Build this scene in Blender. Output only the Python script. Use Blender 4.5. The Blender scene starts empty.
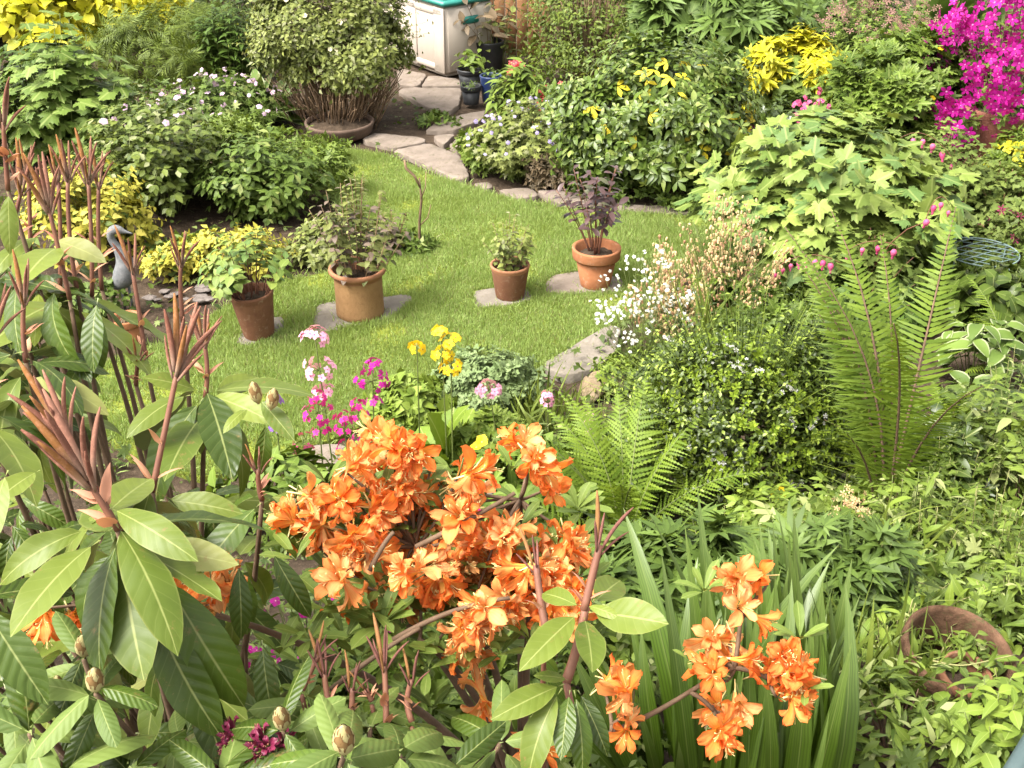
import bpy, math
import numpy as np
from mathutils import Vector

# ------------------------------------------------------------------ camera, sky, sun, exposure
SC = bpy.context.scene
COL = SC.collection
CAM_H, PITCH, FPX = 3.1, math.radians(30.0), 1150.0
cam_data = bpy.data.cameras.new('camera')
cam = bpy.data.objects.new('camera', cam_data)
COL.objects.link(cam)
cam.location = (0, 0, CAM_H)
cam.rotation_euler = (math.pi / 2 - PITCH, 0, 0)
cam_data.sensor_width = 36.0
cam_data.lens = 36.0 * FPX / 1024.0
cam_data.clip_start, cam_data.clip_end = 0.05, 400.0
SC.camera = cam

SUN_EL, SUN_AZ = math.radians(56), math.radians(-118)     # azimuth from +Y towards +X: behind the camera, to its left
world = bpy.data.worlds.new('World')
SC.world = world
world.use_nodes = True
wn = world.node_tree
sky = wn.nodes.new('ShaderNodeTexSky')
sky.sky_type = 'NISHITA'
sky.sun_disc = False
sky.sun_elevation, sky.sun_rotation = SUN_EL, SUN_AZ
sky.air_density, sky.dust_density, sky.ozone_density = 1.0, 4.5, 0.5
bg = wn.nodes['Background']
bg.inputs['Strength'].default_value = 0.135
haze_hsv = wn.nodes.new('ShaderNodeHueSaturation')          # a bright overcast: the blue of the sky is veiled by cloud
haze_hsv.inputs['Saturation'].default_value = 0.25
wn.links.new(sky.outputs['Color'], haze_hsv.inputs['Color'])
veil = wn.nodes.new('ShaderNodeMix')
veil.data_type, veil.blend_type = 'RGBA', 'MULTIPLY'
veil.inputs[0].default_value = 1.0
veil.inputs[7].default_value = (1.0, 0.98, 0.93, 1)
wn.links.new(haze_hsv.outputs['Color'], veil.inputs[6])
wn.links.new(veil.outputs[2], bg.inputs['Color'])
sun_data = bpy.data.lights.new('sun', 'SUN')
sun_data.energy = 1.95
sun_data.angle = math.radians(26)
sun_data.color = (1.0, 0.97, 0.925)
sun = bpy.data.objects.new('sun', sun_data)
COL.objects.link(sun)
sdir = Vector((math.sin(SUN_AZ) * math.cos(SUN_EL), math.cos(SUN_AZ) * math.cos(SUN_EL), math.sin(SUN_EL)))
sun.rotation_euler = sdir.to_track_quat('Z', 'Y').to_euler()
sun.location = sdir * 30
vs = SC.view_settings
vs.view_transform, vs.look, vs.gamma, vs.use_curve_mapping = 'Standard', 'None', 1.0, False
vs.exposure = 2.24
SC.cycles.max_bounces = 7
SC.cycles.diffuse_bounces = 4
SC.cycles.transmission_bounces = 4
SC.cycles.transparent_max_bounces = 4
SC.cycles.caustics_reflective = SC.cycles.caustics_refractive = False

# ------------------------------------------------------------------ pixel <-> place
def ground_z(x, y):
    """The lawn is level; the bed in front of it climbs as a bank towards the place the picture was taken from."""
    t = np.clip((4.45 - np.asarray(y, float)) / 3.1, 0, 1.15)
    z = 1.25 * t * np.minimum(1, 0.45 + 0.9 * t)
    return z + 0.012 * np.sin(np.asarray(x) * 2.1 + 1) * np.sin(np.asarray(y) * 1.7) * np.minimum(1, t * 4)

def ray(px, py):
    a = (384.0 - py) / FPX
    d = np.array([(px - 512.0) / FPX, math.cos(PITCH) + a * math.sin(PITCH), -math.sin(PITCH) + a * math.cos(PITCH)])
    return d / np.linalg.norm(d)

def P(px, py, r):
    return np.array([0, 0, CAM_H]) + ray(px, py) * r

def G(px, py):
    d = ray(px, py)
    lo, hi = 0.5, 60.0
    o = np.array([0, 0, CAM_H])
    ts = np.linspace(lo, hi, 6000)
    pts = o + ts[:, None] * d
    below = np.nonzero(pts[:, 2] <= ground_z(pts[:, 0], pts[:, 1]))[0]
    p = pts[below[0]] if len(below) else pts[-1]
    p = p.copy()
    p[2] = float(ground_z(p[0], p[1]))
    return p

class Spot:
    """Where a plant stands (base), its half width R, height H and metres per pixel s there: front foot at (px, pyb), w wide, top at pyt."""
    def __init__(self, px, pyb, w, pyt, dr=0.8):
        f = G(px, pyb)
        r = np.linalg.norm(f - [0, 0, CAM_H])
        R = w * r / FPX / 2
        yc = f[1] + R * dr * 0.8
        k = yc / ray(px, pyb)[1]
        self.base = np.array([ray(px, pyb)[0] * k, yc, 0.0])
        self.base[2] = float(ground_z(self.base[0], yc))
        dt = ray(px, pyt)
        self.H = max(0.04, CAM_H + dt[2] * (yc / dt[1]) - self.base[2])
        self.s = (r + R * dr * 0.6) / FPX
        self.R, self.dr = R, dr

# ------------------------------------------------------------------ mesh building (numpy)
def nrm(v):
    return v / np.maximum(np.linalg.norm(v, axis=-1, keepdims=True), 1e-9)

class T:
    """a small shape to be repeated: vertices, triangles, leaf coordinates (across, along), material slot per triangle"""
    def __init__(self, v, f, l=None, m=None):
        self.v = np.asarray(v, float).reshape(-1, 3)
        self.f = np.asarray(f, int).reshape(-1, 3)
        self.l = np.zeros((len(self.v), 2)) if l is None else np.asarray(l, float)
        self.m = np.zeros(len(self.f), int) if m is None else (np.full(len(self.f), m) if np.isscalar(m) else np.asarray(m, int))
    def moved(self, mat3=None, off=(0, 0, 0), sc=1.0, m=None):
        v = self.v * sc
        if mat3 is not None:
            v = v @ np.asarray(mat3).T
        return T(v + np.asarray(off), self.f, self.l, self.m if m is None else m)

def join(ts):
    v, f, l, m, o = [], [], [], [], 0
    for t in ts:
        v.append(t.v); f.append(t.f + o); l.append(t.l); m.append(t.m); o += len(t.v)
    return T(np.concatenate(v), np.concatenate(f), np.concatenate(l), np.concatenate(m))

def inst(t, pos, Y, Z, size, m=None):
    """copies of t: its +Y along Y, its +Z as near Z as can be"""
    pos, Y, Z = np.atleast_2d(pos), nrm(np.atleast_2d(Y)), np.atleast_2d(Z)
    n = len(pos)
    Y = np.broadcast_to(Y, (n, 3)); Z = np.broadcast_to(Z, (n, 3))
    Z = Z - (Z * Y).sum(1, keepdims=True) * Y
    bad = np.linalg.norm(Z, axis=1) < 1e-4
    if bad.any():
        Z = Z.copy(); Z[bad] = np.cross(Y[bad], [0.31, 0.2, 0.9])
    Z = nrm(Z)
    X = np.cross(Y, Z)
    size = np.broadcast_to(np.asarray(size, float), (n,)) if np.ndim(size) < 2 else np.asarray(size)
    S = size[:, None] * np.ones(3) if size.ndim == 1 else size
    M = np.stack([X, Y, Z], axis=2) * S[:, None, :]
    v = np.einsum('nij,kj->nki', M, t.v) + pos[:, None, :]
    nv = len(t.v)
    f = (t.f[None] + (np.arange(n) * nv)[:, None, None]).reshape(-1, 3)
    return T(v.reshape(-1, 3), f, np.tile(t.l, (n, 1)), np.tile(t.m, n) if m is None else m)

def tubes(paths, rad, sides=5, m=0):
    """many tapered stems at once: paths (N, k, 3), rad (N, k)"""
    paths = np.asarray(paths, float)
    if paths.ndim == 2:
        paths = paths[None]
    N, k, _ = paths.shape
    rad = np.broadcast_to(np.asarray(rad, float), (N, k)) if np.ndim(rad) else np.full((N, k), rad)
    tan = nrm(np.gradient(paths, axis=1))
    ref = np.array([0.37, 0.91, 0.17])
    a = nrm(np.cross(tan, ref)); b = np.cross(tan, a)
    th = np.arange(sides) / sides * 2 * math.pi
    ring = np.cos(th)[None, None, :, None] * a[:, :, None] + np.sin(th)[None, None, :, None] * b[:, :, None]
    v = paths[:, :, None] + ring * rad[:, :, None, None]
    i = np.arange(k - 1)[:, None] * sides
    j = np.arange(sides)[None]
    j2 = (j + 1) % sides
    q = np.stack([i + j, i + j2, i + sides + j2, i + sides + j], -1).reshape(-1, 4)
    f = np.concatenate([q[:, [0, 1, 2]], q[:, [0, 2, 3]]])
    cap = np.array([[(k - 1) * sides, (k - 1) * sides + c, (k - 1) * sides + c + 1] for c in range(1, sides - 1)])
    cap0 = np.array([[0, c + 1, c] for c in range(1, sides - 1)])
    f = np.concatenate([f, cap, cap0])
    f = (f[None] + (np.arange(N) * k * sides)[:, None, None]).reshape(-1, 3)
    l = np.zeros((N, k, sides, 2)); l[..., 1] = np.linspace(0, 1, k)[None, :, None]
    return T(v.reshape(-1, 3), f, l.reshape(-1, 2), m)

def bez(a, b, c, k=7):
    t = np.linspace(0, 1, k)[None, :, None]
    a, b, c = (np.atleast_2d(x)[:, None, :] for x in (a, b, c))
    return (1 - t) ** 2 * a + 2 * t * (1 - t) * b + t * t * c

def lathe(prof, seg=40, m=0):
    """a turned body: prof = [(radius, z), ...]"""
    pr = np.asarray(prof, float)
    th = np.arange(seg) / seg * 2 * math.pi
    v = np.stack([pr[:, 0, None] * np.cos(th), pr[:, 0, None] * np.sin(th), np.broadcast_to(pr[:, 1, None], (len(pr), seg))], -1)
    i = np.arange(len(pr) - 1)[:, None] * seg
    j = np.arange(seg)[None]; j2 = (j + 1) % seg
    q = np.stack([i + j, i + j2, i + seg + j2, i + seg + j], -1).reshape(-1, 4)
    return T(v.reshape(-1, 3), np.concatenate([q[:, [0, 1, 2]], q[:, [0, 2, 3]]]), None, m)

def obj(name, t, mats, parent=None, loc=(0, 0, 0), smooth=True, weld=False):
    if isinstance(t, (list, tuple)):
        t = join(t)
    me = bpy.data.meshes.new(name)
    nv, nf = len(t.v), len(t.f)
    me.vertices.add(nv); me.loops.add(nf * 3); me.polygons.add(nf)
    me.vertices.foreach_set('co', t.v.astype(np.float32).ravel())
    me.loops.foreach_set('vertex_index', t.f.astype(np.int32).ravel())
    me.polygons.foreach_set('loop_start', (np.arange(nf) * 3).astype(np.int32))
    me.polygons.foreach_set('material_index', t.m.astype(np.int32))
    me.polygons.foreach_set('use_smooth', np.full(nf, smooth))
    at = me.attributes.new('leaf', 'FLOAT_VECTOR', 'POINT')
    at.data.foreach_set('vector', np.concatenate([t.l, np.zeros((nv, 1))], 1).astype(np.float32).ravel())
    for m in (mats if isinstance(mats, (list, tuple)) else [mats]):
        me.materials.append(m)
    me.update(calc_edges=True)
    o = bpy.data.objects.new(name, me)
    COL.objects.link(o)
    o.location = loc
    if parent is not None:
        o.parent = parent
    return o

def tag(o, label=None, cat=None, group=None, kind=None):
    for k, v in (('label', label), ('category', cat), ('group', group), ('kind', kind)):
        if v:
            o[k] = v
    return o

def thing(name, label, cat, loc=(0, 0, 0), group=None, rot=(0, 0, 0)):
    o = bpy.data.objects.new(name, None)
    o.empty_display_size = 0.1
    COL.objects.link(o)
    o.location = loc
    o.rotation_euler = rot
    return tag(o, label, cat, group)

def poly_slab(pts, z0, z1, rng, bev=0.007, jit=0.012):
    """a flat irregular stone from its outline, with worn edges and an uneven top"""
    pts = np.asarray(pts, float)
    if ((pts[:, 0] * np.roll(pts[:, 1], -1) - np.roll(pts[:, 0], -1) * pts[:, 1]).sum()) < 0:
        pts = pts[::-1]
    out = []
    for a, b in zip(pts, np.roll(pts, -1, 0)):
        n = max(2, int(np.linalg.norm(b - a) / 0.05))
        for k in range(n):
            out.append(a + (b - a) * k / n)
    out = np.array(out)
    c = out.mean(0)
    sm = (np.roll(out, 1, 0) + out * 2 + np.roll(out, -1, 0)) / 4
    out = sm + rng.normal(0, jit * 0.35, out.shape)
    n = len(out)
    rings = [(1.0, z0), (1.0, z1 - bev), (0.985, z1 - bev * 0.25), (0.95, z1), (0.5, z1 + 0.002)]
    v, f = [], []
    for s, z in rings:
        zz = z + (rng.normal(0, 0.002, n) if z > z0 else 0)
        v.append(np.column_stack([c + (out - c) * s, np.full(n, z) + zz * 0 + (rng.normal(0, 0.0018, n) if z > z0 else 0)]))
    v.append(np.array([[c[0], c[1], z1 + 0.002]]))
    for r in range(len(rings) - 1):
        for i in range(n):
            j = (i + 1) % n
            f += [[r * n + i, r * n + j, (r + 1) * n + j], [r * n + i, (r + 1) * n + j, (r + 1) * n + i]]
    r = len(rings) - 1
    for i in range(n):
        f.append([r * n + i, r * n + (i + 1) % n, (r + 1) * n])
    return T(np.concatenate(v), f)

def box(cx, cy, cz, sx, sy, sz, bev=0.0, m=0):
    """bevelled box about its centre"""
    h = np.array([sx, sy, sz]) / 2
    b = min(bev, h.min() * 0.9)
    v = []
    for ax in range(3):
        for s in (-1, 1):
            o1, o2 = (ax + 1) % 3, (ax + 2) % 3
            for a, c in ((-1, -1), (1, -1), (1, 1), (-1, 1)):
                p = np.zeros(3); p[ax] = s * h[ax]; p[o1] = a * (h[o1] - b); p[o2] = c * (h[o2] - b)
                v.append(p)
    v = np.array(v)
    import bmesh
    bm = bmesh.new()
    vs_ = [bm.verts.new(p) for p in v]
    r = bmesh.ops.convex_hull(bm, input=vs_)
    bmesh.ops.remove_doubles(bm, verts=bm.verts, dist=1e-6)
    bmesh.ops.triangulate(bm, faces=bm.faces)
    bm.verts.index_update()
    vv = np.array([p.co[:] for p in bm.verts]); ff = np.array([[q.index for q in f.verts] for f in bm.faces])
    bm.free()
    return T(vv + np.array([cx, cy, cz]), ff, None, m)

# ------------------------------------------------------------------ materials
def new_mat(name):
    m = bpy.data.materials.new(name)
    m.use_nodes = True
    nt = m.node_tree
    return m, nt, nt.nodes['Principled BSDF'], nt.nodes['Material Output']

def N(nt, kind, **kw):
    n = nt.nodes.new(kind)
    for k, v in kw.items():
        if k in n.inputs.keys():
            n.inputs[k].default_value = v
        else:
            setattr(n, k, v)
    return n

def mixc(nt, fac, a, b, blend='MIX'):
    n = nt.nodes.new('ShaderNodeMix')
    n.data_type = 'RGBA'; n.blend_type = blend
    for i, x in ((0, fac), (6, a), (7, b)):
        if hasattr(x, 'links') or hasattr(x, 'is_linked'):
            nt.links.new(x, n.inputs[i])
        else:
            n.inputs[i].default_value = x if np.isscalar(x) else ((*x, 1.0) if len(x) == 3 else x)
    return n.outputs[2]

def mth(nt, op, a, b=None, c=None, clamp=False):
    n = nt.nodes.new('ShaderNodeMath'); n.operation = op; n.use_clamp = clamp
    for i, x in enumerate((a, b, c)):
        if x is None:
            continue
        if hasattr(x, 'is_linked'):
            nt.links.new(x, n.inputs[i])
        else:
            n.inputs[i].default_value = x
    return n.outputs[0]

ALB = 0.68
def leafmat(name, c1, c2, rough=0.55, spec=0.22, trans=0.2, vein=0.0, veins=0, back=None, odd=None, odd_p=0.0, edge=None, edge_w=0.25, tip=None, base=None, bump=0.0, stripes=0, stripe_k=0.55, mottle=0.0, blemish=0.0, patch=None):
    """foliage: colour between c1 and c2 leaf by leaf, some odd leaves, paler midrib / margin / tip where the leaf has them, thin enough to pass light"""
    k_ = ALB if c1[1] > c1[0] * 0.95 else 0.80
    sc_ = lambda c: None if c is None else tuple(x * k_ for x in c)
    c1, c2, back, odd, edge, tip, base, patch = map(sc_, (c1, c2, back, odd, edge, tip, base, patch))
    m, nt, bs, out = new_mat(name)
    L = nt.links
    geo = N(nt, 'ShaderNodeNewGeometry')
    rnd = geo.outputs['Random Per Island']
    tc = N(nt, 'ShaderNodeTexCoord')
    no = N(nt, 'ShaderNodeTexNoise', Scale=5.0, Detail=2.0)
    L.new(tc.outputs['Object'], no.inputs['Vector'])
    f = mth(nt, 'ADD', mth(nt, 'MULTIPLY', rnd, 0.7), mth(nt, 'MULTIPLY', mth(nt, 'SUBTRACT', no.outputs['Fac'], 0.35), 0.9), clamp=True)
    col = mixc(nt, f, c1, c2)
    if odd:
        wn2 = N(nt, 'ShaderNodeTexWhiteNoise', noise_dimensions='1D')
        L.new(mth(nt, 'MULTIPLY', rnd, 917.3), wn2.inputs['W'])
        col = mixc(nt, mth(nt, 'LESS_THAN', wn2.outputs['Value'], odd_p), col, odd)
    at = N(nt, 'ShaderNodeAttribute', attribute_name='leaf')
    sep = N(nt, 'ShaderNodeSeparateXYZ')
    L.new(at.outputs['Vector'], sep.inputs[0])
    au = mth(nt, 'ABSOLUTE', sep.outputs[0])
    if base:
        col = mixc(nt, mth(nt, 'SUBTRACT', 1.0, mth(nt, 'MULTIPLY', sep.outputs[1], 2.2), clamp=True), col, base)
    if tip:
        col = mixc(nt, mth(nt, 'MULTIPLY', mth(nt, 'SUBTRACT', sep.outputs[1], 0.55), 2.2, clamp=True), col, tip)
    if edge:
        col = mixc(nt, mth(nt, 'MULTIPLY', mth(nt, 'SUBTRACT', au, 1 - edge_w), 6.0, clamp=True), col, edge)
    if stripes:
        sg = mth(nt, 'MULTIPLY', mth(nt, 'ADD', mth(nt, 'SINE', mth(nt, 'MULTIPLY', sep.outputs[0], stripes * 6.283)), 0.2), 0.7, clamp=True)
        col = mixc(nt, mth(nt, 'MULTIPLY', sg, stripe_k), col, tuple(c * 0.55 for c in c1))
    if mottle:
        nm = N(nt, 'ShaderNodeTexNoise', Scale=160.0, Detail=5.0, Roughness=0.75)
        L.new(tc.outputs['Object'], nm.inputs['Vector'])
        col = mixc(nt, mth(nt, 'MULTIPLY', mth(nt, 'SUBTRACT', nm.outputs['Fac'], 0.5), mottle * 5, clamp=True), col, tuple(min(1, c * 1.9) for c in c2))
    if vein:
        pale = mixc(nt, 0.5, c2, (0.36, 0.37, 0.15))
        k = mth(nt, 'MULTIPLY', mth(nt, 'SUBTRACT', 0.07, au), 20.0, clamp=True)
        col = mixc(nt, mth(nt, 'MULTIPLY', k, vein), col, pale)
        if veins:
            w = mth(nt, 'SINE', mth(nt, 'MULTIPLY', mth(nt, 'SUBTRACT', sep.outputs[1], mth(nt, 'MULTIPLY', au, 0.16)), veins * 6.283))
            k2 = mth(nt, 'MULTIPLY', mth(nt, 'SUBTRACT', w, 0.92), 9.0, clamp=True)
            col = mixc(nt, mth(nt, 'MULTIPLY', k2, vein * 0.2), col, pale)
            if bump:
                no2 = N(nt, 'ShaderNodeTexNoise', Scale=60.0, Detail=3.0)
                L.new(tc.outputs['Object'], no2.inputs['Vector'])
                bp = N(nt, 'ShaderNodeBump', Strength=bump, Distance=0.0012)
                L.new(mth(nt, 'ADD', mth(nt, 'MULTIPLY', w, -0.35), no2.outputs['Fac']), bp.inputs['Height'])
                L.new(bp.outputs['Normal'], bs.inputs['Normal'])
    if vein > 0.5 and veins:
        no3 = N(nt, 'ShaderNodeTexNoise', Scale=28.0, Detail=4.0, Roughness=0.7)
        L.new(tc.outputs['Object'], no3.inputs['Vector'])
        col = mixc(nt, mth(nt, 'MULTIPLY', mth(nt, 'SUBTRACT', no3.outputs['Fac'], 0.5), 0.9, clamp=True), col, c1)
    if patch:
        npp = N(nt, 'ShaderNodeTexNoise', Scale=1.7, Detail=3.0, Roughness=0.6)
        L.new(tc.outputs['Object'], npp.inputs['Vector'])
        col = mixc(nt, mth(nt, 'MULTIPLY', mth(nt, 'SUBTRACT', npp.outputs['Fac'], 0.47), 4.0, clamp=True), col, patch)
    if blemish:
        nb2 = N(nt, 'ShaderNodeTexNoise', Scale=34.0, Detail=6.0, Roughness=0.8)
        L.new(tc.outputs['Object'], nb2.inputs['Vector'])
        col = mixc(nt, mth(nt, 'MULTIPLY', mth(nt, 'SUBTRACT', nb2.outputs['Fac'], 0.60), 12.0, clamp=True), col, mixc(nt, blemish, col, (0.16, 0.10, 0.035)))
    if back:
        col = mixc(nt, geo.outputs['Backfacing'], col, back)
    L.new(col, bs.inputs['Base Color'])
    bs.inputs['Roughness'].default_value = rough
    bs.inputs['Specular IOR Level'].default_value = spec
    if trans:
        tr = N(nt, 'ShaderNodeBsdfTranslucent')
        L.new(mixc(nt, 0.75, col, mixc(nt, 1.0, col, (1.5, 1.35, 0.7), 'MULTIPLY')), tr.inputs['Color'])
        mx = N(nt, 'ShaderNodeMixShader', Fac=trans)
        L.new(bs.outputs[0], mx.inputs[1]); L.new(tr.outputs[0], mx.inputs[2])
        L.new(mx.outputs[0], out.inputs['Surface'])
    return m

def solid(name, c1, c2=None, scale=8.0, rough=0.7, spec=0.3, bump=0.0, bscale=40.0, c3=None, detail=5.0, metal=0.0, spots=0.0):
    """earth, stone, clay, wood, plastic: two or three colours broken up by noise, fine relief"""
    c1, c2, c3 = (None if c is None else tuple(x * 0.8 for x in c) for c in (c1, c2, c3))
    m, nt, bs, out = new_mat(name)
    L = nt.links
    tc = N(nt, 'ShaderNodeTexCoord')
    no = N(nt, 'ShaderNodeTexNoise', Scale=scale, Detail=detail, Roughness=0.65)
    L.new(tc.outputs['Object'], no.inputs['Vector'])
    f = mth(nt, 'MULTIPLY', mth(nt, 'SUBTRACT', no.outputs['Fac'], 0.3), 2.5, clamp=True)
    col = mixc(nt, f, c1, c2 or c1)
    if c3:
        no2 = N(nt, 'ShaderNodeTexNoise', Scale=scale * 2.7, Detail=6.0, Roughness=0.7)
        L.new(tc.outputs['Object'], no2.inputs['Vector'])
        col = mixc(nt, mth(nt, 'MULTIPLY', mth(nt, 'SUBTRACT', no2.outputs['Fac'], 0.56), 7.0, clamp=True), col, c3)
    L.new(col, bs.inputs['Base Color'])
    bs.inputs['Roughness'].default_value = rough
    bs.inputs['Specular IOR Level'].default_value = spec
    bs.inputs['Metallic'].default_value = metal
    if bump:
        nb = N(nt, 'ShaderNodeTexNoise', Scale=bscale, Detail=6.0, Roughness=0.7)
        L.new(tc.outputs['Object'], nb.inputs['Vector'])
        bp = N(nt, 'ShaderNodeBump', Strength=bump, Distance=0.01)
        L.new(nb.outputs['Fac'], bp.inputs['Height'])
        L.new(bp.outputs['Normal'], bs.inputs['Normal'])
    return m

# ------------------------------------------------------------------ leaf and flower shapes (length 1 along +Y, face +Z)
def prof(kind, t):
    if kind == 'ell':
        return np.sin(math.pi * t) ** 0.75
    if kind == 'ovate':
        w = t ** 0.55 * (1 - t) ** 0.9
    elif kind == 'obov':
        w = t ** 1.0 * (1 - t) ** 0.5
    elif kind == 'lance':
        w = t ** 0.6 * (1 - t) ** 1.2
    elif kind == 'heart':
        w = t ** 0.3 * (1 - t) ** 0.75
    elif kind == 'oblong':
        return np.sin(math.pi * t) ** 0.45
    elif kind == 'strap':
        w = np.minimum(1, t * 6) ** 0.5 * np.minimum(1, (1 - t) * 2.2) ** 0.8
    return w / w.max()

def leaf(W=0.4, kind='ell', n=3, cols=1, fold=0.15, droop=0.3, wavy=0.0, pet=0.0, seed=0, twist=0.0):
    rr = np.random.default_rng(seed)
    t = np.linspace(0, 1, n + 1)
    tt = np.linspace(0, 1, 60)
    if n == 2:
        t = np.array([0, {'ell': .5, 'ovate': .36, 'obov': .68, 'lance': .35, 'heart': .25, 'strap': .5, 'oblong': .5}[kind], 1])
    w = prof(kind, np.clip(t, 0.0, 1.0)) * W / 2
    ang = -droop * t
    y = np.interp(t, tt, np.cumsum(np.cos(-droop * 1.6 * tt)) / 60); z = np.interp(t, tt, np.cumsum(np.sin(-droop * 1.6 * tt)) / 60)
    us = np.linspace(-1, 1, 2 * cols + 1)
    v, l, rows = [], [], []
    for i in range(n + 1):
        if i == 0 or i == n:
            rows.append([len(v)]); v.append([0, y[i] + pet, z[i]]); l.append([0, t[i]])
        else:
            r = []
            for u in us:
                r.append(len(v))
                zz = z[i] + fold * abs(u) ** 1.4 * w[i] * 2 * 0.5 + wavy * abs(u) * math.sin(t[i] * 17 + 2.1 * u + seed) * W * 0.25
                tw = twist * t[i]
                v.append([u * w[i] * math.cos(tw), y[i] + pet - 0.10 * W * abs(u) ** 2 * 0, zz + u * w[i] * math.sin(tw)]); l.append([u, t[i]])
            rows.append(r)
    f = []
    k = len(us)
    for i in range(n):
        a, b = rows[i], rows[i + 1]
        if len(a) == 1:
            f += [[a[0], b[j + 1], b[j]] for j in range(k - 1)]
        elif len(b) == 1:
            f += [[a[j], a[j + 1], b[0]] for j in range(k - 1)]
        else:
            for j in range(k - 1):
                f += [[a[j], a[j + 1], b[j + 1]], [a[j], b[j + 1], b[j]]]
    if pet:
        i0 = len(v)
        pw = 0.012
        v += [[-pw, 0, 0.0], [pw, 0, 0.0], [0, pet, 0.0]]; l += [[0, 0]] * 3
        f.append([i0, i0 + 1, i0 + 2])
    return T(v, f, l)

def rotz(a):
    c, s = math.cos(a), math.sin(a)
    return np.array([[c, -s, 0], [s, c, 0], [0, 0, 1]])

def rotx(a):
    c, s = math.cos(a), math.sin(a)
    return np.array([[1, 0, 0], [0, c, -s], [0, s, c]])

def lobed(k=5, depth=0.45, spread=250, teeth=0.12, droop=0.25, cup=0.1, round_=0.0, seed=0, pet=0.0):
    """maple- or geranium-like leaf; the stalk joins near the base"""
    r_ = np.random.default_rng(seed)
    th = np.radians(np.linspace(-spread / 2, spread / 2, k))
    step = th[1] - th[0]
    pts = []
    for i, a in enumerate(th):
        R = (1 - 0.42 * (abs(a) / (math.radians(spread) / 2)) ** 1.3) * (0.62 + 0.03 * r_.normal())
        pts.append((a - step * 0.5, R * (1 - depth) * 0.95))
        pts.append((a - step * 0.26, R * (1 - depth * 0.42)))
        pts.append((a - step * 0.17, R * (1 - depth * 0.42 - teeth)))
        pts.append((a - step * (0.04 + round_), R * (1 - round_ * 0.3)))
        if round_:
            pts.append((a + step * round_, R * (1 - round_ * 0.3)))
        pts.append((a + step * 0.17, R * (1 - depth * 0.42 - teeth)))
        pts.append((a + step * 0.26, R * (1 - depth * 0.42)))
    pts.append((th[-1] + step * 0.5, 0.62 * 0.45 * (1 - depth)))
    v, l = [[0, 0.34, 0.0]], [[0, 0.2]]
    for a, R in pts:
        x, y = R * math.sin(a), R * math.cos(a)
        ridge = math.cos((a - th[np.argmin(abs(th - a))]) / step * 2 * math.pi)
        v.append([x, 0.34 + y, -droop * R * R - cup * R * 0.25 * (1 - ridge) + 0.02 * r_.normal()])
        l.append([x * 1.5, min(1, max(0, 0.34 + y))])
    f = [[0, i + 1, i] for i in range(1, len(pts))]
    if pet:
        i0 = len(v); v += [[-0.012, 0.34 - pet, -0.2 * pet], [0.012, 0.34 - pet, -0.2 * pet], [0, 0.34, 0]]; l += [[0, 0]] * 3
        f.append([i0, i0 + 1, i0 + 2])
    return T(v, f, l)

def fan(lf, angs, scs=None, tilt=0.0):
    """leaflets spread in a hand from one point"""
    return join([lf.moved(rotz(-math.radians(a)) @ rotx(tilt), sc=1 if scs is None else scs[i]) for i, a in enumerate(angs)])

def pinnate(lf, n=4, ls=0.32, ang=62, term=True):
    """leaflets in pairs along a stalk of length 1"""
    ts = [T([[-0.008, 0, 0], [0.008, 0, 0], [0, 0.98, -0.06]], [[0, 1, 2]])]
    for i in range(n):
        y = 0.3 + 0.55 * i / max(1, n - 1)
        for s in (-1, 1):
            ts.append(lf.moved(rotz(-s * math.radians(ang)) @ rotx(-0.15), (0, y, -0.06 * y * y), ls * (1 - 0.15 * i / n)))
    if term:
        ts.append(lf.moved(None, (0, 0.86, -0.05), ls * 1.1))
    return join(ts)

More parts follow.
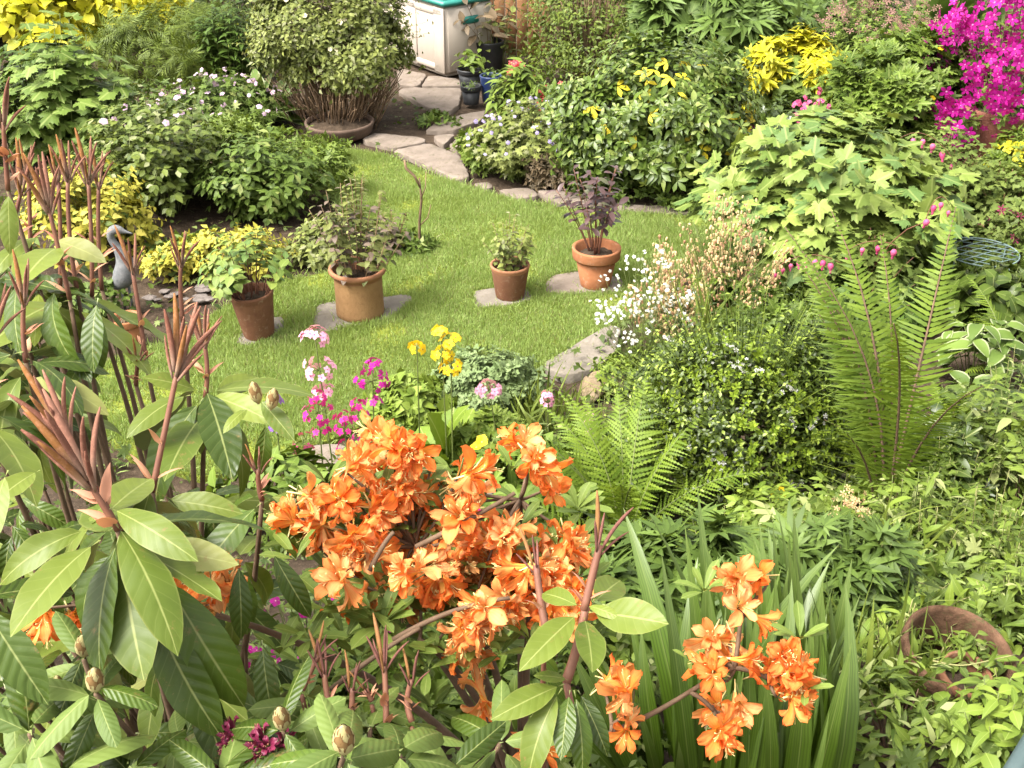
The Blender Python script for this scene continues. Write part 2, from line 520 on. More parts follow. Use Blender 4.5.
def frond(n=28, wid=0.2, arch=0.7, deep=0.55, pk=0.4, seed=0, steps=7, fwd=20, droop=0.2, fat=0.42):
    """a fern frond, length 1, growing along +Y and arching over; every pinna is toothed. Slot 0 pinnae, slot 1 stalk"""
    rr = np.random.default_rng(seed)
    tt = np.linspace(0, 1, 80)
    ang = arch * tt ** 1.6
    Y = np.cumsum(np.cos(ang)) / 80; Zc = -np.cumsum(np.sin(ang)) / 80
    ts = []
    side = rr.uniform(-.28, .28)
    path = np.stack([side * np.linspace(0, 1, 10) ** 2, np.interp(np.linspace(0, 1, 10), tt, Y), np.interp(np.linspace(0, 1, 10), tt, Zc)], -1)
    st = tubes(path, np.linspace(0.0075, 0.0015, 10), 4, 1)
    ts.append(st)
    for i in range(n):
        t = 0.12 + 0.87 * (i / (n - 1)) ** 0.92
        y, z, a = np.interp(t, tt, Y), np.interp(t, tt, Zc), np.interp(t, tt, ang)
        s_ = (t - 0.12) / 0.87
        Lp = wid * (min(1, s_ / pk) ** 0.6 if s_ < pk else max(0.03, (1 - ((s_ - pk) / (1 - pk)) ** 1.25))) * (0.80 + 0.28 * rr.random())
        Lp = max(Lp, wid * 0.16 if s_ < pk else 0.012)
        wp = 0.87 / n * fat
        for s in (-1, 1):
            v, l, f = [[0, 0, 0]], [[0, s_]], []
            dr_ = droop + rr.normal(0, .22)
            xs = np.linspace(0.0, 1, steps * 2 + 1)[1:]
            v += []
            up, dn = [], []
            for q, x in enumerate(xs):
                hw = wp * (1 - x ** 2.2) * (1 if q % 2 == 0 else 1 - deep)
                zz = -dr_ * Lp * x * x
                up.append(len(v)); v.append([x * Lp, hw, zz]); l.append([0.5, s_])
                dn.append(len(v)); v.append([x * Lp, -hw, zz]); l.append([0.5, s_])
            f.append([0, dn[0], up[0]])
            for q in range(len(xs) - 1):
                f += [[up[q], dn[q], dn[q + 1]], [up[q], dn[q + 1], up[q + 1]]]
            pt = T(v, f, l)
            th = math.radians(fwd + 14 * s_) + rr.normal(0, 0.07)
            c_, sn = math.cos(th), math.sin(th)
            if s > 0:
                M = np.array([[c_, -sn, 0], [sn, c_, 0], [0, 0, 1]])
            else:
                M = np.array([[-c_, sn, 0], [sn, c_, 0], [0, 0, 1]])
                pt.f = pt.f[:, ::-1]
            M = rotx(-a) @ M
            ts.append(pt.moved(M, (side * t * t, y, z)))
    return join(ts)

def flower5(k=5, W=0.55, up=0.35, seed=0, kind='obov', n=2, centre=True):
    """a small open flower of diameter 1 facing +Z; slot 0 petals, slot 1 eye"""
    p = leaf(W, kind, n, 1, 0.1, 0.35, seed=seed)
    ts = [p.moved(rotz(2 * math.pi * i / k) @ rotx(up), sc=0.5) for i in range(k)]
    if centre:
        th = np.arange(6) / 6 * 2 * math.pi
        v = np.concatenate([np.column_stack([0.07 * np.cos(th), 0.07 * np.sin(th), np.full(6, 0.06)]), [[0, 0, 0.1]]])
        ts.append(T(v, [[i, (i + 1) % 6, 6] for i in range(6)], None, 1))
    return join(ts)

def trumpet(seed=0, ruffle=1.0, wilt=0.0):
    """azalea flower facing +Z, diameter 1: slot 0 petals (leaf coords: across, along), slot 1 stamens"""
    rr = np.random.default_rng(seed)
    ts = []
    nu, nv_ = 5, 7
    for i in range(5):
        ph = rr.random() * 6
        op = 0.95 + rr.normal(0, 0.16) - wilt * 0.5
        rec = 0.22 + rr.normal(0, 0.12)
        tw = rr.normal(0, 0.12)
        v, l = [], []
        for b in range(nv_):
            t = b / (nv_ - 1)
            hw = 0.628 if t < 0.3 else (0.66 - 0.10 * (t - .3)) * math.sqrt(max(0.0, 1 - ((t - 0.3) / 0.71) ** 2.4)) + 0.015
            for a in range(nu):
                u = -1 + 2 * a / (nu - 1)
                th = 2 * math.pi * i / 5 + u * hw * (1 if t < .35 else 0.95) + tw * t
                r = (0.05 + 0.10 * t + 0.37 * t ** 1.9) * op
                z = -0.55 + 0.88 * t ** 0.75 - rec * t ** 4
                z += ruffle * 0.085 * math.sin(5.0 * u + 6 * t + ph) * t * t + 0.05 * (abs(u) ** 2) * t
                r += ruffle * 0.02 * math.sin(5 * u + ph * 2) * t
                v.append([r * math.cos(th), r * math.sin(th), z]); l.append([u, t])
        f = []
        for b in range(nv_ - 1):
            for a in range(nu - 1):
                q = b * nu + a
                f += [[q, q + 1, q + nu + 1], [q, q + nu + 1, q + nu]]
        ts.append(T(v, f, l, 0))
    pa = []
    for i in range(5):
        th = rr.random() * 6.28
        e = np.array([0.16 * math.cos(th), 0.16 * math.sin(th), 0.26 + 0.1 * rr.random()])
        pa.append(bez([0, 0, -0.3], [0.02 * math.cos(th), 0.02, 0.25], e, 5)[0])
    ts.append(tubes(np.array(pa), np.array([[0.007, 0.006, 0.006, 0.006, 0.013]] * 5), 3, 1))
    ts.append(tubes(np.array([[0, 0, -0.95], [0, 0, -0.7], [0, 0, -0.5]]), np.array([0.02, 0.022, 0.04]), 4, 1))
    return join(ts)
# ------------------------------------------------------------------ plant builders
UP = np.array([0, 0, 1.0])
def rng_of(name, px):
    return np.random.default_rng((abs(hash_(name)) + int(px * 13)) % (2 ** 31))

def hash_(s):
    h = 7
    for c in s:
        h = (h * 131 + ord(c)) % 1000003
    return h

def sph(r, n, zmin=-1.0):
    z = r.uniform(zmin, 1, n); a = r.uniform(0, 2 * math.pi, n)
    q = np.sqrt(1 - z * z)
    return np.column_stack([q * np.cos(a), q * np.sin(a), z])

def dome_leaves(r, n, R, H, dr, size, nclump=26, cr=0.34, fill=0.18, lowcut=0.02, zc=0.45, up=0.5, zmin=-0.7, droop=0.1, face=0.35, jit=0.25, lobes=0.17):
    """positions and axes of leaves gathered in clumps on the outside of an uneven dome, plus sparse ones within"""
    c = sph(r, nclump, zmin) * r.uniform(0.62, 0.92, (nclump, 1))
    w = r.uniform(0.5, 1.3, nclump); w /= w.sum()
    k = r.choice(nclump, n, p=w)
    d = nrm(sph(r, n) + nrm(c)[k] * 0.9 + UP * 0.25)
    p = c[k] + d * (cr * (0.55 + 0.5 * r.random(n) ** 0.6) * (0.7 + 0.6 * r.random(nclump))[k])[:, None]
    m2 = r.random(n) < .06
    p[m2] *= r.uniform(1.0, 1.22, (m2.sum(), 1))
    m = r.random(n) < fill
    q0 = nrm(p); f1, f2, f3 = r.uniform(0, 6.28, 3)
    p *= (1 + lobes * (np.sin(q0[:, 0] * 4.2 + f1) * np.sin(q0[:, 1] * 3.6 + f2) + .6 * np.sin(q0[:, 2] * 6 + q0[:, 0] * 5 + f3)))[:, None]
    p[m] = sph(r, m.sum(), zmin) * r.uniform(0.25, 0.8, (m.sum(), 1))
    q = np.linalg.norm(p, axis=1)
    p *= np.where(q > 1.28, 1.28 / q, 1)[:, None]
    nor = nrm(d * 0.7 + nrm(p) * 0.4 + UP * up + r.normal(0, jit, (n, 3)))
    pos = p * np.array([R, R * dr, H * (1 - zc)]) + np.array([0, 0, H * zc])
    ok = pos[:, 2] > lowcut
    tang = r.normal(0, 1, (n, 3)); tang -= (tang * nor).sum(1, keepdims=True) * nor
    Y = nrm(nrm(tang) + nrm(p) * 0.5 + nor * face - UP * droop)
    s = size * r.uniform(0.62, 1.25, n)
    return pos[ok], Y[ok], nor[ok], s[ok], c * np.array([R, R * dr, H * (1 - zc)]) * 0.95 + np.array([0, 0, H * zc])

def dome_stems(r, ends, R, rad, base=0.12, k=6):
    n = len(ends)
    a = r.uniform(0, 6.28, n)
    b = np.column_stack([np.cos(a), np.sin(a), np.zeros(n)]) * (R * base * r.random(n))[:, None]; b[:, 2] = -0.03
    mid = b * 0.6 + ends * 0.4; mid[:, 2] = ends[:, 2] * 0.55
    mid += r.normal(0, 0.04 * R, (n, 3))
    return tubes(bez(b, mid, ends, k), np.linspace(rad, rad * 0.3, k)[None] * r.uniform(0.7, 1.2, (n, 1)), 5)

def shoots(r, n, R, H, dr=1.0, base=0.2, lean=0.35, tipz=0.5, k=7, hvar=0.18):
    """stems rising from the foot and spreading out: paths (n, k, 3)"""
    a = r.uniform(0, 6.28, n); rad = R * np.sqrt(r.random(n))
    tips = np.column_stack([np.cos(a) * rad, np.sin(a) * rad * dr, H * (1 - tipz * (rad / R) ** 2) * r.uniform(1 - hvar, 1 + hvar * 0.3, n)])
    b = tips * np.array([base, base, 0]); b[:, 2] = -0.03
    mid = (b + tips) / 2; mid[:, :2] = b[:, :2] + (tips - b)[:, :2] * lean; mid[:, 2] = tips[:, 2] * 0.62
    mid += r.normal(0, 0.03 * H, (n, 3))
    return bez(b, mid, tips, k)

def along(r, paths, nl, t0=0.25, t1=1.0, out=0.9, upw=0.35, droop=0.15, opp=False, size=1.0, taper=0.45, jit=0.15):
    """leaves set along stems: positions, axes, faces, sizes"""
    n, k, _ = paths.shape
    t = np.linspace(t0, t1, nl)
    f = t * (k - 1); i = np.minimum(f.astype(int), k - 2); u = (f - i)[None, :, None]
    pos = paths[:, i] * (1 - u) + paths[:, i + 1] * u
    tan = nrm(paths[:, i + 1] - paths[:, i])
    ga = (np.arange(nl) // 2 * 1.57 + (np.arange(nl) % 2) * math.pi) if opp else np.arange(nl) * 2.4
    phi = ga[None] + r.uniform(0, 6.28, (n, 1)) + r.normal(0, 0.25, (n, nl))
    a = nrm(np.cross(tan, [0.13, 0.21, 0.4])); b = np.cross(tan, a)
    rad = np.cos(phi)[..., None] * a + np.sin(phi)[..., None] * b
    Y = nrm(rad * out + tan * upw - UP * droop + r.normal(0, jit, pos.shape))
    Z = nrm(tan * 0.7 + UP * 0.6 + r.normal(0, jit, pos.shape))
    s = size * (1 - taper * np.abs(t - 0.45)[None] * 1.6) * r.uniform(0.75, 1.2, (n, nl))
    return pos.reshape(-1, 3), Y.reshape(-1, 3), Z.reshape(-1, 3), np.maximum(s, size * 0.25).ravel()

def mixed(r, templates, pos, Y, Z, s):
    """spread several leaf shapes over the places"""
    k = r.integers(0, len(templates), len(pos))
    return [inst(t, pos[k == i], Y[k == i], Z[k == i], s[k == i]) for i, t in enumerate(templates) if (k == i).any()]

def on_dome(r, n, R, H, dr, zmin=0.1, zc=0.45, out=1.0):
    d = sph(r, n, zmin)
    return d * np.array([R, R * dr, H * (1 - zc)]) * out + np.array([0, 0, H * zc]), d

PLANTS = []
def bush(name, label, cat, px, pyb, w, pyt, leaves, lpx, n, mat, stem=None, dr=0.8, group=None, flowers=(), stem_r=0.006, lift=0.0, spikes=1.0, spike_len=1.0, **kw):
    """a dome of foliage on hidden stems; flowers: list of (part name, template, materials, count, px size, zmin, out)"""
    if pyb < 262:
        lpx, n = lpx * .86, int(n * 1.3)
    S = Spot(px, pyb, w, pyt, dr); r = rng_of(name, px + pyb)
    b = S.base.copy(); b[2] += lift
    S.H -= lift
    e = thing(name, label, cat, b, group)
    pos, Y, Z, s, ends = dome_leaves(r, n, S.R, S.H, dr, lpx * S.s, **kw)
    ch = mixed(r, leaves if isinstance(leaves, list) else [leaves], pos, Y, Z, s)
    ns = max(8, int(n / 50 * spikes))
    d = sph(r, ns, -0.1); ax = np.array([S.R, S.R * dr, S.H * .55]); up0 = np.array([0, 0, S.H * .45])
    a0 = d * ax * .72 + up0; a1 = d * ax * (.95 + r.uniform(0, .41, (ns, 1)) * spike_len) + up0 + UP * S.H * r.uniform(0, .12, (ns, 1)) + r.normal(0, .04, d.shape) * S.R
    sp = bez(a0, (a0 + a1) / 2 + UP * S.H * .03, a1, 5)
    sp = sp[sp[:, -1, 2] > .03]
    if len(sp):
        ch += mixed(r, leaves if isinstance(leaves, list) else [leaves], *along(r, sp, 9, t0=.2, size=lpx * S.s * .95, taper=.35))
        ch.append(tubes(sp, np.linspace(.0025, .001, 5)[None].repeat(len(sp), 0), 3))
    obj('foliage', ch, mat, e)
    obj('stems', dome_stems(r, ends, S.R, stem_r), stem or M['stem_brown'], e)
    for part, tpl, fm, cnt, fpx, zmin, out in flowers:
        p, d = on_dome(r, cnt, S.R, S.H, dr, zmin, out=out)
        if cnt >= 100 and part == 'blossoms':                # little flowers sit in heads
            k = r.integers(0, cnt // 7, cnt); p, d = p[k], d[k]
        p += r.normal(0, S.R * 0.04, p.shape)
        fz = nrm(d + UP * 0.6 + r.normal(0, 0.35, d.shape) + np.array([0, -0.4, 0]))
        fy = np.cross(fz, r.normal(0, 1, fz.shape))
        obj(part, mixed(r, tpl if isinstance(tpl, list) else [tpl], p, fy, fz, fpx * S.s * r.uniform(0.7, 1.2, cnt)), fm, e)
    return e, S, r

def stalky(name, label, cat, px, pyb, w, pyt, leaves, lpx, n, nl, mat, stem=None, dr=0.9, group=None, flowers=(), stem_r=0.003, lift=0.0, sh=None, al=None):
    """stems fanning up from the foot with leaves along them; flowers at stem tips: (part, template, mats, share of stems, px size, per tip)"""
    if pyb < 262:
        lpx, n = lpx * .86, int(n * 1.25)
    S = Spot(px, pyb, w, pyt, dr); r = rng_of(name, px + pyb)
    b = S.base.copy(); b[2] += lift; S.H = max(0.05, S.H - lift)
    e = thing(name, label, cat, b, group)
    pa = shoots(r, n, S.R, S.H, dr, **(sh or {}))
    pos, Y, Z, s = along(r, pa, nl, size=lpx * S.s, **(al or {}))
    obj('foliage', mixed(r, leaves if isinstance(leaves, list) else [leaves], pos, Y, Z, s), mat, e)
    obj('stems', tubes(pa, np.linspace(stem_r, stem_r * 0.45, pa.shape[1])[None].repeat(n, 0), 4), stem or M['stem_green'], e)
    for part, tpl, fm, share, fpx, per in flowers:
        q = pa[r.random(n) < share][:, -1]
        if not len(q):
            q = pa[:1, -1]
        q = np.repeat(q, per, 0)
        q = q + r.normal(0, fpx * S.s * 0.8, q.shape) * (0.2 if per == 1 else 1) + UP * fpx * S.s * 0.3
        fz = nrm(UP + r.normal(0, 0.5, q.shape) + np.array([0, -0.7, 0])); fy = np.cross(fz, r.normal(0, 1, fz.shape))
        obj(part, mixed(r, tpl if isinstance(tpl, list) else [tpl], q, fy, fz, fpx * S.s * r.uniform(0.75, 1.2, len(q))), fm, e)
    return e, S, r

def rosette(name, label, cat, px, pyb, w, pyt, leaves, n, mat, dr=0.9, group=None, el=(25, 75), lift=0.0, lenj=0.25, spread=0.1, petiole=False, stem=None):
    """leaves all rising from the foot; their length reaches the rim"""
    S = Spot(px, pyb, w, pyt, dr); r = rng_of(name, px + pyb)
    b = S.base.copy(); b[2] += lift
    e = thing(name, label, cat, b, group)
    a = r.uniform(0, 6.28, n); ev = np.radians(r.uniform(el[0], el[1], n))
    L = np.sqrt((S.R * np.cos(ev)) ** 2 + (S.H * np.sin(ev)) ** 2) * r.uniform(1 - lenj, 1 + lenj * 0.4, n) * 1.1
    o = np.column_stack([np.cos(a), np.sin(a), np.zeros(n)])
    Y = nrm(o * np.cos(ev)[:, None] + UP * np.sin(ev)[:, None])
    pos = o * (S.R * spread * r.random(n))[:, None]
    obj('foliage', mixed(r, leaves if isinstance(leaves, list) else [leaves], pos, Y, UP * 0.8 + o * 0.2 + r.normal(0, 0.15, (n, 3)), L), mat, e)
    return e, S, r

def straps(name, label, cat, px, pyb, w, pyt, n, mat, wid=0.05, dr=0.8, group=None, el=(55, 88), droop=0.5, lift=0.0, lenj=0.3, spread=0.35, seg=6, lean=None, face=0):
    """sword-shaped leaves from a crowded foot"""
    S = Spot(px, pyb, w, pyt, dr); r = rng_of(name, px + pyb)
    b = S.base.copy(); b[2] += lift
    e = thing(name, label, cat, b, group)
    T3 = [leaf(wid * q, 'strap', seg, 1, 0.35, droop * d, seed=i, twist=tw) for i, (q, d, tw) in enumerate(((1, .5, .3), (.8, 1, -.5), (1.1, 1.5, .2), (.7, .7, .8)))]
    a = r.uniform(0, 6.28, n); ev = np.radians(r.uniform(el[0], el[1], n))
    o = np.column_stack([np.cos(a), np.sin(a), np.zeros(n)])
    Y = o * np.cos(ev)[:, None] + UP * np.sin(ev)[:, None]
    if lean is not None:
        Y = nrm(Y + np.array(lean) * r.uniform(0.3, 1, (n, 1)))
    L = S.H * 1.1 * r.uniform(1 - lenj, 1.05, n) / np.maximum(0.75, np.sin(ev))
    pos = o * (S.R * spread * np.sqrt(r.random(n)))[:, None]; pos[:, 2] = -0.02
    obj('foliage', mixed(r, T3, pos, Y, o * (1 if not face else .3) + np.array([0, face * 1.2, 0]) + r.normal(0, 0.5, o.shape), L), mat, e)
    return e, S, r

def fern(name, label, px, pyb, n, Lm, mats, el=(45, 80), tpl=None, group=None, azim=None, lift=0.0, push=0.0, lenj=0.2, azs=None):
    """a shuttlecock of fronds, every frond a part"""
    b = G(px, pyb).copy(); b[1] += push; b[2] = float(ground_z(b[0], b[1])) + lift
    r = rng_of(name, px + pyb)
    e = thing(name, label, 'fern', b, group)
    for i in range(n):
        a = azs[i % len(azs)] + r.normal(0, 0.12) if azs is not None else (2 * math.pi * i / n + r.normal(0, 0.25) if azim is None else r.uniform(*azim))
        ev = math.radians(r.uniform(*el))
        o = np.array([math.cos(a), math.sin(a), 0])
        Y = o * math.cos(ev) + UP * math.sin(ev)
        Z = UP * math.cos(ev) - o * math.sin(ev)
        t = tpl[int(r.integers(len(tpl)))]
        obj('frond', inst(t, o * 0.02 - UP * 0.02, Y, Z + r.normal(0, 0.12, 3), Lm * r.uniform(1 - lenj, 1.05)), mats, e)
    return e
# ------------------------------------------------------------------ materials of the place
M = {}
M['stem_brown'] = solid('stem_brown', (0.09, 0.055, 0.03), (0.16, 0.10, 0.06), 30, 0.8)
M['stem_green'] = solid('stem_green', (0.10, 0.14, 0.035), (0.15, 0.17, 0.05), 20, 0.6)
M['stem_red'] = solid('stem_red', (0.13, 0.05, 0.035), (0.2, 0.09, 0.05), 20, 0.6)
M['seed_stem'] = solid('seed_stem', (0.30, 0.22, 0.10), (0.40, 0.30, 0.15), 20, 0.7)
M['vine_stem'] = solid('vine_stem', (0.22, 0.22, 0.08), (0.30, 0.28, 0.11), 20, 0.7)
M['twig'] = solid('twig', (0.16, 0.10, 0.055), (0.26, 0.17, 0.10), 25, 0.85)
M['soil'] = solid('soil', (0.035, 0.024, 0.016), (0.085, 0.06, 0.04), 14, 0.95, 0.1, 0.9, 60, (0.15, 0.11, 0.075))
M['turf_soil'] = solid('turf_soil', (0.14, 0.17, 0.022), (0.20, 0.23, 0.035), 9, 0.95, 0.1, 0.6, 90, (0.11, 0.10, 0.04))
M['stone'] = solid('stone', (0.145, 0.115, 0.09), (0.235, 0.19, 0.155), 7, 0.9, 0.15, 0.6, 55, (0.12, 0.10, 0.06))
M['stone_grey'] = solid('stone_grey', (0.145, 0.125, 0.10), (0.225, 0.195, 0.16), 8, 0.9, 0.15, 0.5, 50, (0.15, 0.125, 0.085))
M['stone_moss'] = solid('stone_moss', (0.14, 0.10, 0.055), (0.26, 0.20, 0.13), 9, 0.95, 0.1, 0.8, 45, (0.17, 0.15, 0.025))
M['slate'] = solid('slate', (0.09, 0.07, 0.06), (0.2, 0.17, 0.15), 20, 0.8, 0.3, 0.5)
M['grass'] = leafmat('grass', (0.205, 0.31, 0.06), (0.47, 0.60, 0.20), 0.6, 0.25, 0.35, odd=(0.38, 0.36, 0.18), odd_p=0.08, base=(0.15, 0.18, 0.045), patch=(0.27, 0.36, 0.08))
M['terra'] = solid('terracotta_orange', (0.30, 0.115, 0.05), (0.38, 0.16, 0.075), 9, 0.9, 0.15, 0.35, 60, (0.40, 0.24, 0.15))
M['terra_tan'] = solid('terracotta_tan', (0.23, 0.125, 0.055), (0.31, 0.18, 0.08), 10, 0.9, 0.15, 0.4, 70, (0.20, 0.105, 0.045))
M['terra_rim'] = solid('terracotta_rim', (0.27, 0.12, 0.06), (0.36, 0.17, 0.09), 12, 0.85, 0.2, 0.3, 70)
M['terra_brown'] = solid('terracotta_brown', (0.15, 0.065, 0.036), (0.22, 0.105, 0.058), 10, 0.9, 0.15, 0.35, 60, (0.28, 0.18, 0.12))
M['terra_red'] = solid('terracotta_red', (0.17, 0.065, 0.045), (0.26, 0.10, 0.07), 12, 0.9, 0.2, 0.4, 90, (0.30, 0.15, 0.11))
M['terra_old'] = solid('terracotta_old', (0.065, 0.035, 0.02), (0.17, 0.095, 0.058), 16, 0.95, 0.1, 0.7, 70, (0.075, 0.075, 0.03))
M['bowl'] = solid('bowl_brown', (0.09, 0.06, 0.042), (0.15, 0.10, 0.075), 12, 0.85, 0.2, 0.3, 60)
M['plastic_cream'] = solid('plastic_cream', (0.46, 0.39, 0.32), (0.48, 0.41, 0.34), 3, 0.45, 0.4, 0.08, 90)
M['plastic_teal'] = solid('plastic_teal', (0.012, 0.15, 0.12), (0.02, 0.20, 0.16), 4, 0.4, 0.4, 0.08, 90)
M['plastic_black'] = solid('plastic_black', (0.012, 0.013, 0.015), (0.03, 0.03, 0.032), 8, 0.45, 0.4)
M['plastic_blue'] = solid('plastic_blue', (0.015, 0.03, 0.09), (0.03, 0.05, 0.14), 8, 0.35, 0.5)
M['wood'] = solid('fence_wood', (0.22, 0.105, 0.045), (0.34, 0.17, 0.08), 7, 0.8, 0.2, 0.4, 40)
M['wire'] = solid('wire_teal', (0.09, 0.14, 0.125), (0.15, 0.21, 0.19), 30, 0.5, 0.4)
M['statue'] = solid('statue_grey', (0.10, 0.105, 0.11), (0.2, 0.2, 0.2), 30, 0.8, 0.2, 0.4, 90)
M['metal_grey'] = solid('metal_grey', (0.035, 0.06, 0.06), (0.07, 0.10, 0.10), 9, 0.5, 0.4)
M['rust'] = solid('rust', (0.22, 0.10, 0.07), (0.35, 0.2, 0.14), 14, 0.9)

def gl(name, c1, c2, **k):
    if c1[1] > c1[0] and not name.startswith(('pet', 'columb')):
        c1, c2 = ((max(c[0] * 1.12, c[1] * 0.63) * q, c[1] * 1.11 * q, c[2] * .56 * q) for c, q in ((c1, .72), (c2, .94)))
    M[name] = leafmat(name, c1, c2, **k)
gl('gold', (0.27, 0.31, 0.012), (0.58, 0.53, 0.02), tip=(0.66, 0.56, 0.05))
gl('gold2', (0.34, 0.34, 0.035), (0.66, 0.57, 0.10), odd=(0.13, 0.19, 0.03), odd_p=0.14)
gl('mid', (0.055, 0.105, 0.026), (0.13, 0.20, 0.055), vein=0.4, odd=(0.22, 0.26, 0.07), odd_p=0.06)
gl('midlight', (0.09, 0.155, 0.03), (0.20, 0.275, 0.075), vein=0.4)
gl('bigleaf', (0.085, 0.15, 0.04), (0.19, 0.275, 0.095), vein=0.5, veins=4)
gl('dark', (0.03, 0.06, 0.018), (0.08, 0.125, 0.035), rough=0.35, spec=0.5)
gl('darklush', (0.03, 0.075, 0.018), (0.09, 0.16, 0.04))
gl('greygreen', (0.12, 0.16, 0.065), (0.29, 0.325, 0.16), odd=(0.26, 0.27, 0.13), odd_p=0.12)
gl('feather', (0.08, 0.125, 0.03), (0.17, 0.225, 0.06))
gl('rose', (0.07, 0.115, 0.035), (0.19, 0.24, 0.085), rough=0.45, odd=(0.30, 0.32, 0.15), odd_p=0.1, vein=0.4)
gl('choisya', (0.045, 0.095, 0.022), (0.14, 0.215, 0.06), rough=0.4, spec=0.32, vein=0.4, odd=(0.24, 0.30, 0.07), odd_p=0.2)
gl('yellowleaf', (0.55, 0.45, 0.02), (0.75, 0.62, 0.05))
gl('paleleaf', (0.125, 0.20, 0.06), (0.285, 0.36, 0.15), vein=0.4, veins=4, odd=(0.12, 0.2, 0.05), odd_p=0.2)
gl('lime', (0.12, 0.20, 0.04), (0.25, 0.335, 0.09), vein=0.4)
gl('helle', (0.065, 0.125, 0.04), (0.15, 0.235, 0.095), vein=0.4)
gl('geran', (0.07, 0.13, 0.028), (0.17, 0.25, 0.06), vein=0.4)
gl('dicen', (0.10, 0.155, 0.055), (0.21, 0.27, 0.115))
gl('columb', (0.15, 0.22, 0.075), (0.29, 0.37, 0.16))
gl('purple', (0.045, 0.022, 0.022), (0.11, 0.06, 0.055), rough=0.4, spec=0.5, trans=0.15, odd=(0.10, 0.10, 0.05), odd_p=0.1)
gl('purplish', (0.10, 0.115, 0.05), (0.19, 0.21, 0.10), odd=(0.17, 0.12, 0.09), odd_p=0.3, vein=0.4)
gl('variegated', (0.10, 0.17, 0.06), (0.17, 0.25, 0.09), edge=(0.34, 0.38, 0.2), edge_w=0.28, vein=0.0)
gl('small', (0.03, 0.055, 0.014), (0.09, 0.135, 0.03), rough=0.4, spec=0.3, odd=(0.26, 0.34, 0.05), odd_p=0.22)
gl('freshtip', (0.17, 0.28, 0.04), (0.33, 0.44, 0.08))
gl('fern', (0.095, 0.175, 0.03), (0.21, 0.30, 0.07), rough=0.55, trans=0.35)
gl('fern2', (0.14, 0.24, 0.04), (0.26, 0.36, 0.08), rough=0.55, trans=0.35)
gl('sword', (0.035, 0.095, 0.014), (0.10, 0.19, 0.032), rough=0.4, spec=0.4, vein=0.3, stripes=3.5, tip=(0.15, 0.22, 0.05))
gl('blade', (0.09, 0.135, 0.035), (0.20, 0.255, 0.08))
gl('primleaf', (0.11, 0.20, 0.03), (0.24, 0.34, 0.07), vein=0.7, veins=7, bump=0.5)
gl('wild', (0.065, 0.12, 0.028), (0.20, 0.275, 0.075), vein=0.4, odd=(0.32, 0.36, 0.13), odd_p=0.12)
gl('ivy', (0.04, 0.075, 0.024), (0.11, 0.16, 0.05), rough=0.35, vein=0.5)
gl('acon', (0.05, 0.11, 0.035), (0.14, 0.215, 0.075))
gl('azleaf', (0.12, 0.19, 0.06), (0.22, 0.30, 0.11), vein=0.6, veins=5)
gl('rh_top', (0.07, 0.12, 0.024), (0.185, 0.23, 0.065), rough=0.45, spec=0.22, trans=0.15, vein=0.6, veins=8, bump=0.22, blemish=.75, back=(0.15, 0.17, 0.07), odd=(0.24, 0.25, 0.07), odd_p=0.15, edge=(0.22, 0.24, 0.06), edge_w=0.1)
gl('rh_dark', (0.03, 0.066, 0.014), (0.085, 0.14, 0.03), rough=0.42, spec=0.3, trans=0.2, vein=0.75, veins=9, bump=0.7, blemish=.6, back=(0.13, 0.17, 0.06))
gl('rh_small', (0.075, 0.13, 0.048), (0.175, 0.24, 0.105), rough=0.55, spec=0.2, trans=0.12, vein=0.5, veins=9, bump=0.35, blemish=.5)
gl('candle', (0.14, 0.055, 0.036), (0.29, 0.145, 0.10), mottle=.35, rough=0.95, spec=0.05, trans=0.0, odd=(0.22, 0.10, 0.035), odd_p=0.2, base=(0.27, 0.19, 0.14))
gl('candle_dark', (0.11, 0.045, 0.035), (0.2, 0.09, 0.07), mottle=.3, rough=0.9, spec=0.1, trans=0.0, odd=(0.22, 0.11, 0.04), odd_p=0.2)
gl('bract', (0.45, 0.17, 0.11), (0.60, 0.35, 0.2))
gl('bud', (0.34, 0.29, 0.12), (0.48, 0.41, 0.2), rough=0.7, trans=0.05, odd=(0.22, 0.13, 0.05), odd_p=0.3, edge=(0.16, 0.08, 0.03), edge_w=0.35)
gl('pet_orange', (0.88, 0.27, 0.045), (0.95, 0.42, 0.09), rough=0.6, spec=0.15, trans=0.4, stripes=2.5, stripe_k=.22, base=(0.88, 0.56, 0.09), tip=(0.80, 0.20, 0.045), odd=(0.93, 0.48, 0.13), odd_p=0.3, edge=(0.84, 0.20, 0.045), edge_w=0.35)
gl('pet_salmon', (0.87, 0.38, 0.12), (0.93, 0.55, 0.26), rough=0.55, spec=0.15, trans=0.4, stripes=2.5, stripe_k=.24, edge=(0.88, 0.30, 0.10), edge_w=0.3, base=(0.9, 0.62, 0.22), odd=(0.75, 0.33, 0.1), odd_p=0.3)
gl('pet_wilt', (0.45, 0.20, 0.06), (0.62, 0.33, 0.12), rough=0.7, spec=0.15, trans=0.3)
gl('stamen', (0.75, 0.62, 0.22), (0.85, 0.72, 0.34), trans=0.1)
gl('pet_magenta', (0.34, 0.006, 0.18), (0.52, 0.02, 0.32), rough=0.5, trans=0.3)
gl('pet_magenta2', (0.55, 0.12, 0.38), (0.7, 0.3, 0.55), trans=0.3)
gl('pet_cerise', (0.52, 0.012, 0.20), (0.68, 0.04, 0.32), trans=0.3)
gl('pet_pink', (0.72, 0.26, 0.45), (0.85, 0.5, 0.64), trans=0.3)
gl('pet_dkpink', (0.55, 0.05, 0.17), (0.70, 0.18, 0.34), trans=0.3)
gl('pet_palepink', (0.52, 0.33, 0.47), (0.70, 0.52, 0.64), trans=0.3)
gl('pet_lilac', (0.30, 0.24, 0.50), (0.48, 0.42, 0.66), trans=0.3)
